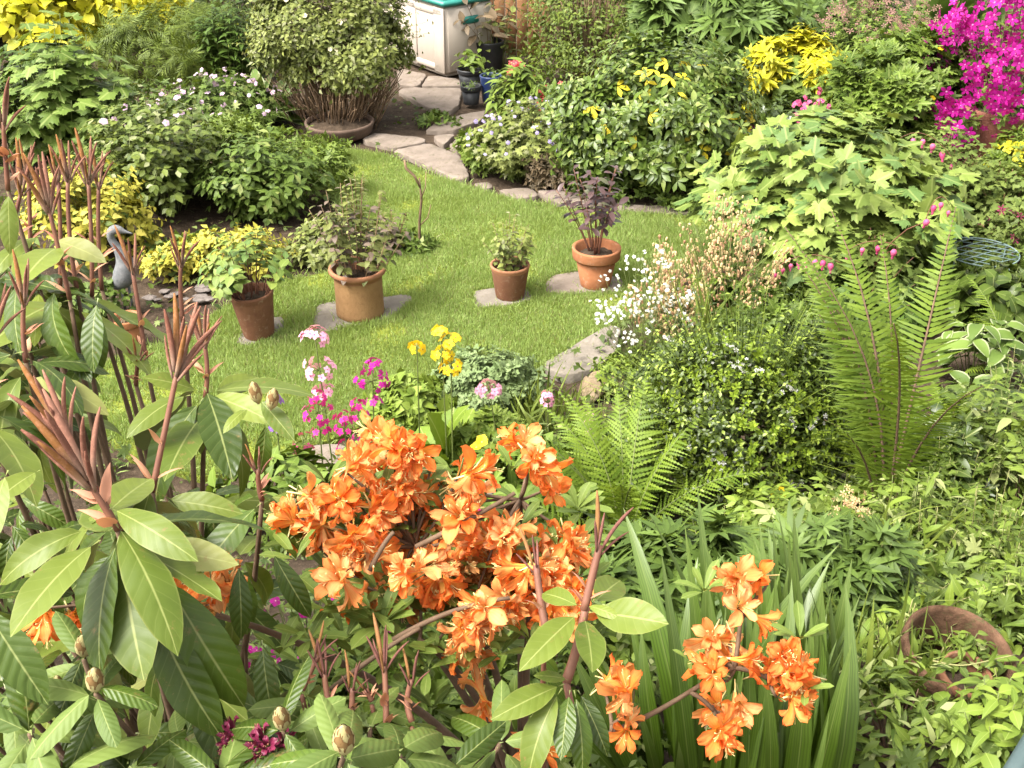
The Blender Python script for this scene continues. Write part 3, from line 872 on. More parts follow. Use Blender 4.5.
gl('pet_violet', (0.20, 0.09, 0.38), (0.36, 0.2, 0.55), trans=0.3)
gl('pet_white', (0.6, 0.6, 0.55), (0.8, 0.8, 0.75), trans=0.3)
gl('pet_cream', (0.62, 0.56, 0.36), (0.78, 0.70, 0.48), trans=0.2)
gl('pet_yellow', (0.78, 0.52, 0.012), (0.88, 0.68, 0.04), trans=0.3)
gl('pet_red', (0.6, 0.05, 0.07), (0.75, 0.15, 0.15), trans=0.3)
gl('pet_maroon', (0.10, 0.008, 0.03), (0.22, 0.03, 0.07), rough=0.4, trans=0.15)
gl('seedhead', (0.46, 0.33, 0.14), (0.62, 0.48, 0.26), odd=(0.42, 0.24, 0.13), odd_p=0.35)
gl('brownhead', (0.16, 0.08, 0.06), (0.30, 0.17, 0.13))
gl('litter', (0.05, 0.04, 0.02), (0.16, 0.11, 0.06), trans=0.05)
gl('understorey', (0.04, 0.07, 0.018), (0.10, 0.145, 0.038), odd=(0.2, 0.25, 0.07), odd_p=0.08)
gl('eye_yellow', (0.7, 0.55, 0.1), (0.8, 0.65, 0.2), trans=0)
gl('eye_dark', (0.25, 0.02, 0.1), (0.3, 0.04, 0.12), trans=0)

# ------------------------------------------------------------------ leaf shapes
LF = dict(
    tiny=leaf(0.5, 'ell', 2), tiny_l=leaf(0.3, 'lance', 2), ov2=leaf(0.55, 'ovate', 2), ov=leaf(0.55, 'ovate', 4, 1, 0.2, 0.4), ov3=leaf(0.62, 'ovate', 3, 1, 0.2, 0.3),
    ell=leaf(0.42, 'ell', 4, 1, 0.2, 0.35), obov=leaf(0.40, 'obov', 4, 1, 0.2, 0.3), lance=leaf(0.22, 'lance', 4, 1, 0.2, 0.5), lancew=leaf(0.32, 'lance', 4, 1, 0.25, 0.45),
    round=leaf(0.85, 'heart', 3, 1, 0.12, 0.25), heart=leaf(0.75, 'heart', 4, 1, 0.15, 0.45),
)
LF['rose'] = pinnate(leaf(0.62, 'ovate', 3, 1, 0.15, 0.2), 2, 0.42, 60)
LF['ash'] = pinnate(leaf(0.42, 'ovate', 3, 1, 0.15, 0.3), 3, 0.42, 62)
LF['tri'] = fan(leaf(0.42, 'obov', 3, 1, 0.2, 0.3), (-62, 0, 62), (0.85, 1, 0.85))
LF['hand'] = fan(leaf(0.22, 'lance', 3, 1, 0.15, 0.3), (-105, -62, -28, 0, 28, 62, 105), (0.6, 0.82, 0.95, 1, 0.95, 0.82, 0.6))
LF['hand5'] = fan(leaf(0.36, 'lance', 3, 1, 0.15, 0.3), (-100, -48, 0, 48, 100), (0.65, 0.9, 1, 0.9, 0.65))
LF['maple'] = lobed(5, 0.42, 240, 0.06, 0.35, 0.12, 0.0, 1, 0.2)
LF['maple2'] = lobed(5, 0.34, 230, 0.08, 0.25, 0.16, 0.0, 2, 0.2)
LF['gera'] = lobed(5, 0.60, 280, 0.10, 0.2, 0.12, 0.05, 3, 0.25)
LF['gera2'] = lobed(7, 0.5, 300, 0.10, 0.15, 0.12, 0.05, 4, 0.25)
LF['columb'] = fan(lobed(3, 0.45, 170, 0.0, 0.1, 0.1, 0.12, 5), (-80, 0, 80), (0.75, 0.85, 0.75))
LF['dicen'] = pinnate(lobed(3, 0.5, 130, 0.0, 0.2, 0.1, 0.0, 6), 2, 0.5, 58)
LF['feather'] = frond(9, 0.16, 0.5, 0.5, 0.3, 1, 2)
LF['plume'] = pinnate(leaf(0.14, 'lance', 2), 5, 0.4, 40)

F = dict(five=flower5(5, 0.62, 0.3), open=flower5(5, 0.9, 0.15), four=flower5(4, 0.75, 0.2), cup=flower5(5, 0.9, 0.7), daisy=flower5(9, 0.35, 0.1), star=flower5(5, 0.4, 0.25, centre=False), drop=lathe([(0.001, .5), (.3, .35), (.36, 0), (.26, -.4), (.3, -.5)], 6))
TRUMP = [trumpet(i) for i in range(6)]
TRUMP_W = [trumpet(20 + i, 2.0, 0.8) for i in range(3)]
FROND_TALL = [frond(58, 0.115, 0.75, 0.25, 0.45, i, 4, 14, 0.3, .40) for i in range(4)]
FROND_LADY = [frond(30, 0.19, 1.0, 0.76, 0.34, 10 + i, 8, 24, 0.3, .46) for i in range(5)]

# ------------------------------------------------------------------ ground, lawn
nx, ny = 150, 190
gx = np.concatenate([np.linspace(-60, -6, 12), np.linspace(-5.8, 5.8, nx - 24), np.linspace(6, 60, 12)])
gy = np.concatenate([np.linspace(-6, 0.5, 12), np.linspace(0.6, 14, ny - 30), np.linspace(14.5, 120, 18)])
X_, Y_ = np.meshgrid(gx, gy)
r0 = np.random.default_rng(1)
Z_ = ground_z(X_, Y_) + np.where(abs(X_) < 6, r0.normal(0, 0.006, X_.shape), 0)
gv = np.stack([X_, Y_, Z_], -1).reshape(-1, 3)
i_, j_ = np.meshgrid(np.arange(len(gy) - 1), np.arange(len(gx) - 1), indexing='ij')
a_ = (i_ * len(gx) + j_).ravel(); W_ = len(gx)
gf = np.concatenate([np.column_stack([a_, a_ + 1, a_ + W_ + 1]), np.column_stack([a_, a_ + W_ + 1, a_ + W_])])
gv[:, 2] -= 0.02
tag(obj('ground', T(gv, gf), M['soil']), kind='structure')

LAWN_PX = [(352, 150), (395, 160), (430, 176), (470, 190), (520, 204), (575, 211), (640, 215), (700, 218), (760, 225), (760, 262), (690, 262), (655, 300), (620, 325), (583, 345), (545, 372), (510, 378),
           (480, 388), (440, 398), (400, 405), (370, 425), (338, 440), (300, 452), (270, 470), (200, 480), (130, 460), (90, 420), (90, 370), (140, 352), (205, 340), (212, 318), (265, 287), (300, 280), (335, 272), (380, 262), (425, 250), (440, 240), (400, 238), (368, 228), (340, 210), (326, 190), (330, 165), (345, 150)]
LAWN = np.array([G(*p)[:2] for p in LAWN_PX])
def inside(pts, poly):
    x, y = pts[:, 0], pts[:, 1]
    c = np.zeros(len(pts), bool)
    for (x1, y1), (x2, y2) in zip(poly, np.roll(poly, -1, 0)):
        with np.errstate(divide='ignore', invalid='ignore'):
            c ^= ((y1 > y) != (y2 > y)) & (x < (x2 - x1) * (y - y1) / (y2 - y1) + x1)
    return c
import bmesh
bm = bmesh.new()
fv = bm.faces.new([bm.verts.new((x, y, 0)) for x, y in LAWN])
bmesh.ops.triangulate(bm, faces=[fv])
bm.verts.index_update()
lv = np.array([v.co[:] for v in bm.verts]); lff = np.array([[v.index for v in f.verts] for f in bm.faces]); bm.free()
top = lv.copy(); top[:, 2] = 0.012
nl_ = len(lv)
side = np.array([[[i, (i + 1) % nl_, nl_ + (i + 1) % nl_], [i, nl_ + (i + 1) % nl_, nl_ + i]] for i in range(nl_)]).reshape(-1, 3)
low = lv.copy(); low[:, 2] = -0.06
LAWN_T = T(np.concatenate([low, top]), np.concatenate([side, lff + nl_]))
tag(obj('lawn', LAWN_T, M['turf_soil'], smooth=False), kind='structure')

# stones of the crazy paving path, slabs let into the lawn, edging stones
def flag(name, label, pts, z1, mat, seed, cat='stone', group=None, z0=-0.05):
    w = np.array([G(*p)[:2] for p in pts])
    c = w.mean(0)
    t = poly_slab(w - c, z0, z1, np.random.default_rng(seed))
    o = obj(name, t, mat, loc=(c[0], c[1], 0))
    return tag(o, label, cat, group)
PATH = [
    ([(398, 70), (427, 76), (419, 88), (398, 87)], 'small paving stone against the foot of the cream storage box'),
    ([(429, 77), (458, 81), (464, 88), (421, 88)], 'paving stone in front of the storage box beside the black pots'),
    ([(397, 93), (404, 90), (462, 90), (459, 107), (449, 114), (428, 110)], 'large wedge shaped paving stone in front of the storage box'),
    ([(424, 133), (443, 121), (487, 112), (484, 121), (453, 133)], 'long pale paving stone in the middle of the path'),
    ([(432, 138), (456, 136), (443, 148)], 'little triangular paving stone between larger path stones'),
    ([(448, 149), (469, 131), (493, 131), (472, 147), (460, 153)], 'tapering paving stone beside the low flowering geranium'),
    ([(361, 142), (374, 135), (424, 140), (427, 144), (393, 151)], 'flat paving stone beside the bowl of the round bush'),
    ([(392, 153), (429, 145), (460, 158), (471, 179), (456, 183), (423, 165)], 'biggest paving stone where the path bends along the lawn'),
    ([(472, 186), (489, 184), (494, 190), (484, 193)], 'smallest paving stone after the bend of the path'),
    ([(496, 193), (528, 190), (541, 198), (516, 202)], 'paving stone next to the dead brown patch of geranium'),
    ([(535, 192), (597, 197), (612, 205), (562, 208)], 'narrow paving stone behind the purple leaved potted shrub'),
    ([(612, 206), (694, 211), (688, 216), (634, 214)], 'last paving stone under the glossy yellow flecked shrub'),
]
for i, (pts, lab) in enumerate(PATH):
    flag('paving_stone', lab, pts, 0.022, M['stone'], 40 + i, 'paving stone', 'crazy paving stones of the garden path')
SLABS = [
    ([(311, 340), (316, 308), (338, 303), (413, 297), (414, 304), (389, 322), (350, 330)], 'big flat slab in the lawn under the wide tan pot'),
    ([(472, 293), (500, 289), (530, 292), (534, 302), (505, 309), (476, 310)], 'flat slab in the lawn under the little brown pot'),
    ([(544, 284), (556, 276), (590, 273), (624, 282), (622, 294), (560, 297), (546, 295)], 'worn slab in the lawn under the orange pot'),
    ([(236, 340), (262, 321), (284, 319), (285, 332), (262, 345), (240, 350)], 'slab in the lawn under the dark brown pot'),
]
for i, (pts, lab) in enumerate(SLABS):
    flag('stone_slab', lab, pts, 0.02, M['stone_grey'] if i != 2 else M['stone'], 60 + i, 'stone slab', 'slabs under the pots on the lawn')
flag('edging_stone', 'long flat edging stone along the lawn beside the cream seedheads', [(541, 371), (558, 360), (580, 347), (610, 329), (622, 333), (616, 356), (600, 372), (565, 382)], 0.035, M['stone_grey'], 71, 'edging stone')
flag('edging_stone', 'pale flat edging stone at the lawn edge behind the orange azalea', [(286, 477), (300, 458), (316, 450), (353, 452), (351, 476), (300, 496)], 0.04, M['stone'], 72, 'edging stone')
flag('edging_stone', 'low grey edging stone at the foot of the yellow green leaves', [(366, 425), (378, 412), (404, 404), (430, 398), (440, 404), (410, 412), (380, 430)], 0.04, M['stone_grey'], 73, 'edging stone')
def rock(name, label, p, sc, mat, seed, cat='rock', group=None):
    r = np.random.default_rng(seed)
    bm = bmesh.new(); bmesh.ops.create_icosphere(bm, subdivisions=4, radius=1)
    v = np.array([q.co[:] for q in bm.verts]); f = np.array([[q.index for q in g.verts] for g in bm.faces]); bm.free()
    for k in range(5):
        a = nrm(r.normal(0, 1, 3)); ph = r.random() * 6
        v = v * (1 + 0.10 / (1 + k * .4) * np.sin((v @ a) * (2 + 2.2 * k) + ph))[:, None]
    for k in range(9):
        a = nrm(r.normal(0, 1, 3)); d = v @ a; m = d > 0.72
        v[m] -= (d[m] - 0.72)[:, None] * a * 0.85
    v += r.normal(0, 0.006, v.shape)
    return tag(obj(name, T(v * np.array(sc), f), mat, loc=p), label, cat, group)
rock('mossy_rock', 'rounded brown rock with yellow moss at the end of the edging stones', G(610, 392) + [0, 0.03, 0.03], (0.11, 0.10, 0.08), M['stone_moss'], 3)
rock('mossy_rock', 'dark lump of rock in front of the mossy one', G(590, 396) + [0, 0, 0.02], (0.08, 0.09, 0.07), M['stone_moss'], 4)

# grass of the lawn
def blades(name, n, poly, hmin, hmax, wid, mat, seed, keep=None, z=0.008, holes=()):
    r = np.random.default_rng(seed)
    lo, hi = poly.min(0), poly.max(0)
    p = r.uniform(lo, hi, (n * 3, 2))
    p = p[inside(p, poly)]
    for h in holes:
        p = p[~inside(p, h)]
    wear = np.sin(p[:, 0] * 5.3 + 2 * np.sin(p[:, 1] * 3.1)) * np.sin(p[:, 1] * 6.1 + 2 * np.sin(p[:, 0] * 4.3)) + r.normal(0, .5, len(p))
    p = p[wear > -.5]
    p = p[:n]; n = len(p)
    pos = np.column_stack([p, np.full(n, z)])
    pat = 0.5 + 0.5 * np.sin(p[:, 0] * 3.1 + 1.3 * np.sin(p[:, 1] * 2.3)) * np.sin(p[:, 1] * 3.7 + np.sin(p[:, 0] * 4.1))
    a = r.uniform(0, 6.28, n); ev = np.radians(r.uniform(28, 88, n))
    o = np.column_stack([np.cos(a), np.sin(a), np.zeros(n)])
    Y = o * np.cos(ev)[:, None] + UP * np.sin(ev)[:, None]
    b = T([[-.5, 0, 0], [.5, 0, 0], [.38, .55, 0.03], [-.38, .55, 0.03], [0, 1, -0.16]], [[0, 1, 2], [0, 2, 3], [3, 2, 4]], [[0, 0], [0, 0], [0, .5], [0, .5], [0, 1]])
    L = r.uniform(hmin, hmax, n) * (0.75 + 0.5 * pat)
    W = wid * r.uniform(0.7, 1.3, n)
    return obj(name, inst(b, pos, Y, o * 0.6 + UP * 0.4 + r.normal(0, .3, o.shape), np.column_stack([W, L, L])), mat)
slabs_w = [np.array([G(*p)[:2] for p in pts]) for pts, _ in SLABS]
slabs_w = [s.mean(0) + (s - s.mean(0)) * 0.97 for s in slabs_w]
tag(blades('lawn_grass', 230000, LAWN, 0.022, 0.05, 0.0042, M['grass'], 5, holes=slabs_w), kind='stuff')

def fringe(name, outlines, per_m, hmin, hmax, mat, seed, jit=.03):
    r = np.random.default_rng(seed); ps = []
    for o in outlines:
        for a, b in zip(o, np.roll(o, -1, 0)):
            m = max(1, int(np.linalg.norm(b - a) * per_m)); ps.append(a + (b - a) * r.random((m, 1)))
    p = np.concatenate(ps); p = p + r.normal(0, jit, p.shape)
    p = p[(np.sin(p[:, 0] * 9) * np.sin(p[:, 1] * 8) + r.normal(0, .6, len(p))) > -.2]; n = len(p)
    a = r.uniform(0, 6.28, n); ev = np.radians(r.uniform(25, 85, n)); o = np.column_stack([np.cos(a), np.sin(a), np.zeros(n)])
    b = leaf(.09, 'strap', 3, 1, .2, .6)
    return obj(name, inst(b, np.column_stack([p, np.full(n, .002)]), o * np.cos(ev)[:, None] + UP * np.sin(ev)[:, None], o * .5 + UP * .5 + r.normal(0, .4, o.shape), r.uniform(hmin, hmax, n)), mat)
POTS_C = [np.array([G(x, y)[:2] + [0, .1] + np.array([math.cos(t), math.sin(t)]) * w for t in np.linspace(0, 6.28, 13)[:-1]]) for x, y, w in ((258, 345, .1), (358, 327, .15), (510, 305, .09), (596, 294, .1))]
tag(fringe('edge_grass', [LAWN], 420, .03, .085, M['grass'], 6, .035), kind='stuff')
tag(fringe('slab_grass', [np.array([G(*p)[:2] for p in pts]) for pts, _ in SLABS] + POTS_C, 420, .03, .065, M['grass'], 7, .018), kind='stuff')
# ------------------------------------------------------------------ storage box, pots, fence, wire support, bird
def storage_box():
    c = G(446, 79)
    e = thing('storage_box', 'cream plastic garden storage box with a dark teal lid on the path', 'storage box', (c[0], c[1], 0.0), rot=(0, 0, math.radians(38)))
    # the near corner is the origin: the long side runs along +Y (back, to the left), the end along +X
    lx, ly, h = 0.60, 1.15, 0.66
    obj('body', [box(lx / 2, ly / 2, h / 2 + 0.03, lx, ly, h, 0.03), box(lx / 2, ly / 2, 0.04, lx - .06, ly - .06, 0.07, 0.01)], M['plastic_cream'], e)
    fr = []
    for x0, x1 in ((0.06, 0.28), (0.33, 0.55)):
        pass
    for y in (0.09, ly * .5, ly - 0.09):
        fr.append(box(-0.005, y, h / 2 + 0.03, 0.014, 0.17, h - 0.03, 0.006))
    for z in (0.09, h - 0.03):
        fr.append(box(-0.004, ly / 2, z, 0.016, ly - 0.06, 0.06, 0.006))
    obj('side_panel', fr, M['plastic_cream'], e)
    fr = []
    fr.append(box(lx / 2, -0.003, h / 2 + 0.03, lx - 0.07, 0.014, h - 0.05, 0.006))
    fr.append(box(lx * .68, -0.013, h * .36, 0.035, 0.012, h * .5, 0.005))
    obj('end_panel', fr, M['plastic_cream'], e)
    obj('lid', [box(lx / 2, ly / 2, h + 0.062, lx + 0.07, ly + 0.07, 0.06, 0.022), box(lx / 2, ly / 2, h + 0.10, lx - 0.02, ly - 0.02, 0.05, 0.02)], M['plastic_teal'], e)
    obj('handle', box(lx / 2, -0.022, h - 0.12, 0.2, 0.035, 0.075, 0.015), M['plastic_teal'], e)
storage_box()

def pot(name, label, px, pyb, rim_px, base_px, h_px, mat, rim_mat=None, style='band', tilt=(0, 0), group=None, fill=0.82, soil=True):
    p = G(px, pyb)
    rr = np.linalg.norm(p - [0, 0, CAM_H]); s = rr / FPX
    ro, rb = rim_px * s / 2, base_px * s / 2
    p[1] += rb; s = s * (1 + rb / rr)
    p[2] = 0.021
    dt = ray(px, pyb - h_px); h = 0.0
    # height such that the front of the rim sits h_px above the foot
    yf = p[1] - ro
    h = CAM_H + dt[2] * yf / dt[1] - p[2]
    e = thing(name, label, 'flower pot', p, group, rot=(tilt[0], tilt[1], 0))
    th = ro * 0.12
    if style == 'band':
        hb = h * 0.26
        r1 = rb + (ro * 0.9 - rb) * (1 - hb / h)
        body = [(0.0, 0.0), (rb * 0.97, 0.0), (rb, 0.008), (r1, h - hb), (r1 - th, h - hb), (r1 - th, h - hb - 0.02), (rb - th, 0.02)]
        rim = [(r1 - 0.001, h - hb - 0.003), (ro * 0.955, h - hb), (ro * 0.97, h - hb + 0.006), (ro * 0.995, h - 0.008), (ro * 0.99, h), (ro - th, h), (ro - th - 0.006, h - 0.01), (r1 - th, h - hb)]
        rs = r1 - th * 0.9
    elif style == 'lip':
        body = [(0.0, 0.0), (rb * 0.97, 0.0), (rb, 0.006), (rb * 1.0, h * 0.1), (rb * 0.985, h * 0.35), (rb * 0.99, h * 0.7), (rb * 1.0, h * 0.8)]
        rim = [(rb * 0.99, h * 0.79), (rb * 1.03, h * 0.85), (ro * 0.97, h * 0.9), (ro * 1.0, h * 0.94), (ro * 1.0, h * 0.975), (ro * 0.98, h), (ro * 0.93, h * 1.005), (ro * 0.87, h * 0.99), (ro * 0.84, h * 0.95), (rb * 0.88, h * 0.7)]
        rs = rb * 0.9
    else:
        body = [(0.0, 0.0), (rb * 0.97, 0.0), (rb, 0.006), (rb + (ro - rb) * 0.8, h * 0.86)]
        rim = [(rb + (ro - rb) * 0.8, h * 0.85), (ro * 0.985, h * 0.92), (ro, h * 0.955), (ro * 0.985, h * 0.99), (ro * 0.95, h), (ro * 0.88, h * 0.99), (ro * 0.85, h * 0.93), (ro * 0.8, h * 0.6)]
        rs = ro * 0.86
    obj('body', lathe(body, 40), mat, e)
    obj('rim', lathe(rim, 40), rim_mat or mat, e)
    if soil:
        r = np.random.default_rng(int(px))
        t = lathe([(rs, h * fill - 0.01), (rs * 0.8, h * fill), (rs * 0.5, h * fill + 0.006), (rs * 0.2, h * fill + 0.008), (0.001, h * fill + 0.008)], 24)
        t.v[:, 2] += r.normal(0, 0.004, len(t.v))
        obj('soil', t, M['soil'], e)
    return p, h, s, p[2] + h * fill
POTG = 'terracotta pots standing on the lawn'
potA = pot('flower_pot', 'small terracotta pot half hidden behind the rhododendron leaves', 128, 352, 30, 22, 28, M['terra'], None, 'band', group=POTG, fill=0.7)
potB = pot('flower_pot', 'dark brown tapered pot holding a pale green leafy plant', 257, 345, 43, 30, 44, M['terra_brown'], None, 'plain', tilt=(0.0, -0.07), group=POTG, fill=0.86)
potC = pot('flower_pot', 'wide tan pot with a thick rolled lip, biggest on the lawn', 358, 327, 57, 48, 48, M['terra_tan'], M['terra_rim'], 'lip', group=POTG, fill=0.78)
potD = pot('flower_pot', 'little brown pot holding a grey green shrublet', 510, 305, 40, 29, 33, M['terra_brown'], M['terra_rim'], 'plain', group=POTG)
potE = pot('flower_pot', 'orange terracotta pot holding a purple leaved shrub', 596, 294, 49, 30, 37, M['terra'], None, 'band', group=POTG, fill=0.84)
potF = pot('flower_pot', 'large rust brown pot under the magenta azalea', 1006, 186, 86, 68, 68, M['terra_red'], None, 'plain', fill=0.9)
potG = pot('flower_pot', 'black plastic pot at the front of the pots by the path', 471, 108, 21, 15, 20, M['plastic_black'], None, 'band')
potH = pot('flower_pot', 'black plastic pot with a leafy seedling beside the storage box', 470, 90, 26, 20, 18, M['plastic_black'], None, 'band')
potI = pot('flower_pot', 'dark blue glazed pot beside the black plastic pots', 491, 106, 22, 17, 28, M['plastic_blue'], None, 'plain')
potJ = pot('flower_pot', 'tall black pot in shade behind the leafy seedling', 489, 74, 30, 24, 30, M['plastic_black'], None, 'plain')

def heron():
    p = G(129, 312); s = np.linalg.norm(p - [0, 0, CAM_H]) / FPX
    e = thing('bird_statue', 'grey garden bird statue with a curved neck by the golden shrub', 'statue', p)
    u = s * 1.1
    path = np.array([[-8, 0, 22], [-4, 0, 27], [2, 0, 34], [5, 0, 44], [3, 0, 54], [-1, 0, 62], [-4, 0, 68], [-3, 0, 74], [1, 0, 76.5], [5, 0, 75.5], [9, 0, 74], [15, 0, 72.5]]) * u
    rad = np.array([1, 7, 9.5, 8.5, 5.5, 3.4, 3.0, 3.6, 4.0, 3.4, 1.5, 0.3]) * u
    tt = np.linspace(0, len(path) - 1, 40)
    path = np.stack([np.interp(tt, np.arange(len(path)), path[:, i]) for i in range(3)], -1); rad = np.interp(tt, np.arange(len(rad)), rad)
    for _ in range(2):
        path[1:-1] = (path[:-2] + 2 * path[1:-1] + path[2:]) / 4
    obj('body', tubes(path, rad, 14), M['statue'], e)
    for sx in (-2.5, 3.5):
        obj('leg', tubes(np.array([[sx, sx * .3, 28], [sx, sx * .3, 12], [sx, sx * .3, -1]]) * u, np.array([1.4, 1.1, 1.3]) * u, 7), M['statue'], e)
heron()

def fence():
    p = G(505, 62)
    e = thing('fence_panel', 'short brown timber fence panel behind the dark pots', 'fence', (p[0], p[1] + 0.3, 0))
    for k in range(8):
        obj('board', box(-0.42 + k * 0.12, 0.0, 0.5, 0.11, 0.02, 1.0 + 0.01 * (k % 3), 0.004), M['wood'], e)
    for z in (0.25, 0.8):
        obj('rail', box(0, 0.035, z, 1.0, 0.045, 0.07, 0.006), M['wood'], e)
fence()

def ring_support():
    p = G(972, 292); s = np.linalg.norm(p - [0, 0, CAM_H]) / FPX
    R = 33 * s; h = 0.27
    e = thing('plant_support', 'round wire plant support with a criss-cross grid among bleeding hearts', 'plant support', p)
    th = np.linspace(0, 2 * math.pi, 41)
    obj('ring', tubes(np.stack([R * np.cos(th), R * np.sin(th), np.full(41, h)], -1), 0.0052, 6), M['wire'], e)
    g = []
    for d in ((1, 0.55), (1, -0.55)):
        d = nrm(np.array(d)); q = np.array([-d[1], d[0]])
        for o in np.linspace(-0.78, 0.78, 6) * R:
            k = math.sqrt(R * R - o * o)
            a, b = q * o - d * k, q * o + d * k
            g.append(tubes(np.array([[*a, h], [*((a + b) / 2), h + 0.004], [*b, h]]), 0.0036, 5))
    obj('grid', g, M['wire'], e)
    for k in range(4):
        a = k * math.pi / 2 + 0.5
        obj('leg', tubes(np.array([[R * math.cos(a), R * math.sin(a), h], [R * math.cos(a), R * math.sin(a), -0.05]]), 0.004, 5), M['wire'], e)
ring_support()

def bowl():
    p = G(337, 143); s = np.linalg.norm(p - [0, 0, CAM_H]) / FPX
    R = 34 * s
    p = p + [0, R * 0.75, 0]
    e = thing('shallow_bowl', 'shallow brown clay bowl under the round grey green bush', 'bowl', p)
    obj('body', lathe([(0, 0), (R * 0.8, 0), (R * 0.93, 0.03), (R * 0.98, 0.085), (R, 0.1), (R * 1.0, 0.12), (R * 0.93, 0.12), (R * 0.9, 0.09)], 48), M['bowl'], e)
    t = lathe([(R * 0.92, 0.085), (R * 0.6, 0.10), (R * 0.3, 0.11), (0.001, 0.11)], 30)
    t.v[:, 2] += np.random.default_rng(3).normal(0, 0.006, len(t.v))
    obj('soil', t, M['soil'], e)
    return p
BOWL = bowl()

def broken_pot():
    p = G(943, 712); s = np.linalg.norm(p - [0, 0, CAM_H]) / FPX
    R = 50 * s
    e = thing('broken_pot', 'old terracotta pot with a chipped wide rim, sunk among creepers', 'flower pot', p + np.array([0.0, 0.10, -0.07]), rot=(math.radians(12), math.radians(8), 0))
    t = lathe([(0, 0), (R * .7, 0), (R * .78, 0.03), (R * .95, 0.17), (R * 0.98, 0.18), (R * 1.02, 0.20), (R * 1.02, 0.225), (R * 0.96, 0.235), (R * 0.9, 0.22), (R * 0.86, 0.17), (R * .68, 0.02)], 56)
    a = np.arctan2(t.v[:, 1], t.v[:, 0])
    d = np.clip(1 - abs(((a + 1.2 + np.pi) % (2 * np.pi)) - np.pi) / 0.8, 0, 1)
    t.v[:, 2] -= np.where(t.v[:, 2] > 0.1, 1, 0) * (0.10 * d ** 0.5 * (1 + .3 * np.sin(a * 17)))
    obj('body', t, M['terra_old'], e)
    q = p + np.array([0.03, 0.06, -0.05])
    e2 = thing('small_pot', 'small brown pot lying inside the chipped terracotta pot', 'flower pot', q, rot=(math.radians(14), 0.1, 0))
    r2 = R * 0.44
    obj('body', lathe([(0, 0), (r2 * .7, 0), (r2 * .75, 0.01), (r2, 0.13), (r2 * 1.05, 0.135), (r2 * 1.05, 0.165), (r2 * .93, 0.165), (r2 * .9, 0.13), (r2 * .65, 0.01)], 40), M['terra_brown'], e2)
    obj('soil', lathe([(r2 * 0.9, 0.11), (r2 * 0.5, 0.12), (0.001, 0.12)], 20), M['soil'], e2)
broken_pot()
for i, (px, py, sc, lab) in enumerate([(985, 590, (0.10, 0.07, 0.06), 'big brown wall stone showing between the creepers'), (1012, 560, (0.09, 0.07, 0.06), 'tan wall stone at the picture edge above the chipped pot'),
                                       (938, 548, (0.09, 0.07, 0.06), 'small brown stone beside the variegated leaves'), (1006, 600, (0.09, 0.06, 0.04), 'flat dark stone just behind the chipped pot')]):
    rock('wall_stone', lab, G(px, py) + [0, 0.02, 0.02], sc, M['stone'] if i % 2 else M['stone_moss'], 20 + i, 'stone', 'stones of the low dry wall')
def corner_rail():
    a, b = P(1012, 778, 1.9), P(1036, 738, 1.95)
    e = thing('metal_rail', 'grey metal rail end in the lowest corner beside pale leaves', 'rail', (a[0], a[1], float(ground_z(a[0], a[1]))))
    o = np.array(e.location)
    obj('bar', tubes(np.array([a - (b - a) * 0.6, a, b, b + (b - a)]) - o, 0.017, 10), M['metal_grey'], e)
    obj('post', tubes(np.array([a - (b - a) * 0.3 - o, np.array([*(a - (b - a) * 0.3)[:2] - o[:2], -0.1])]), 0.014, 8), M['metal_grey'], e)
corner_rail()
# slate mulch and stones on the bed by the pots
r1 = np.random.default_rng(9)
for i in range(16):
    px, py = r1.uniform(150, 215), r1.uniform(287, 302)
    w = G(px, py); sc = r1.uniform(0.025, 0.05)
    rock('slate_chip', 'flat brown slate chip in the mulch along the lawn edge', w + [0, 0, 0.01], (sc, sc * .7, sc * .3), M['slate'], 200 + i, 'slate chip', 'slate chips along the lawn edge')
# ------------------------------------------------------------------ plants in the pots
def potted(pt, name, label, cat, R_px, H_px, leaves, lpx, n, nl, mat, stem, stem_r, sh=None, al=None, off=0.0):
    p, h, s, z = pt
    r = rng_of(label, p[0] * 100)
    e = thing(name, label, cat, (p[0] + off, p[1], z))
    pa = shoots(r, n, R_px * s, H_px * s, 1.0, **(sh or {}))
    pos, Y, Z, sz = along(r, pa, nl, size=lpx * s, **(al or {}))
    obj('foliage', mixed(r, leaves, pos, Y, Z, sz), mat, e)
    obj('stems', tubes(pa, np.linspace(stem_r, stem_r * .4, pa.shape[1])[None].repeat(n, 0), 6), stem, e)
    return e
potted(potB, 'potted_plant', 'pale green broad leaved plant in the dark brown pot', 'plant', 44, 66, [LF['ov'], LF['ov3']], 15, 24, 10, M['paleleaf'], M['stem_red'], .004, dict(tipz=.5, base=.3, lean=.5), dict(t0=.55, out=1, upw=.35, droop=0, taper=.2), -0.02)
potted(potC, 'potted_plant', 'loose grey green bush with purplish young leaves in the tan pot', 'plant', 50, 100, [LF['ov3'], LF['ov']], 12, 24, 13, M['purplish'], M['twig'], .004, dict(tipz=.45, base=.35, lean=.5, hvar=.35), dict(t0=.2, out=1, upw=.25, opp=True, taper=.4))
potted(potD, 'potted_plant', 'small grey green shrublet in the little brown pot', 'plant', 30, 56, [LF['ov3'], LF['ov2']], 9, 20, 12, M['greygreen'], M['twig'], .003, dict(tipz=.5, base=.3), dict(t0=.2, taper=.3))
potted(potE, 'potted_shrub', 'young purple leaved shrub with bare stems in the orange pot', 'shrub', 42, 92, [LF['obov'], LF['ell']], 14, 13, 12, M['purple'], M['stem_red'], .005, dict(tipz=.3, base=.12, lean=.4, hvar=.3), dict(t0=.5, upw=.45, taper=.2))
potted(potA, 'potted_plant', 'withered brown stalks in the half hidden terracotta pot', 'plant', 14, 12, [LF['tiny_l']], 8, 10, 5, M['litter'], M['twig'], .002)
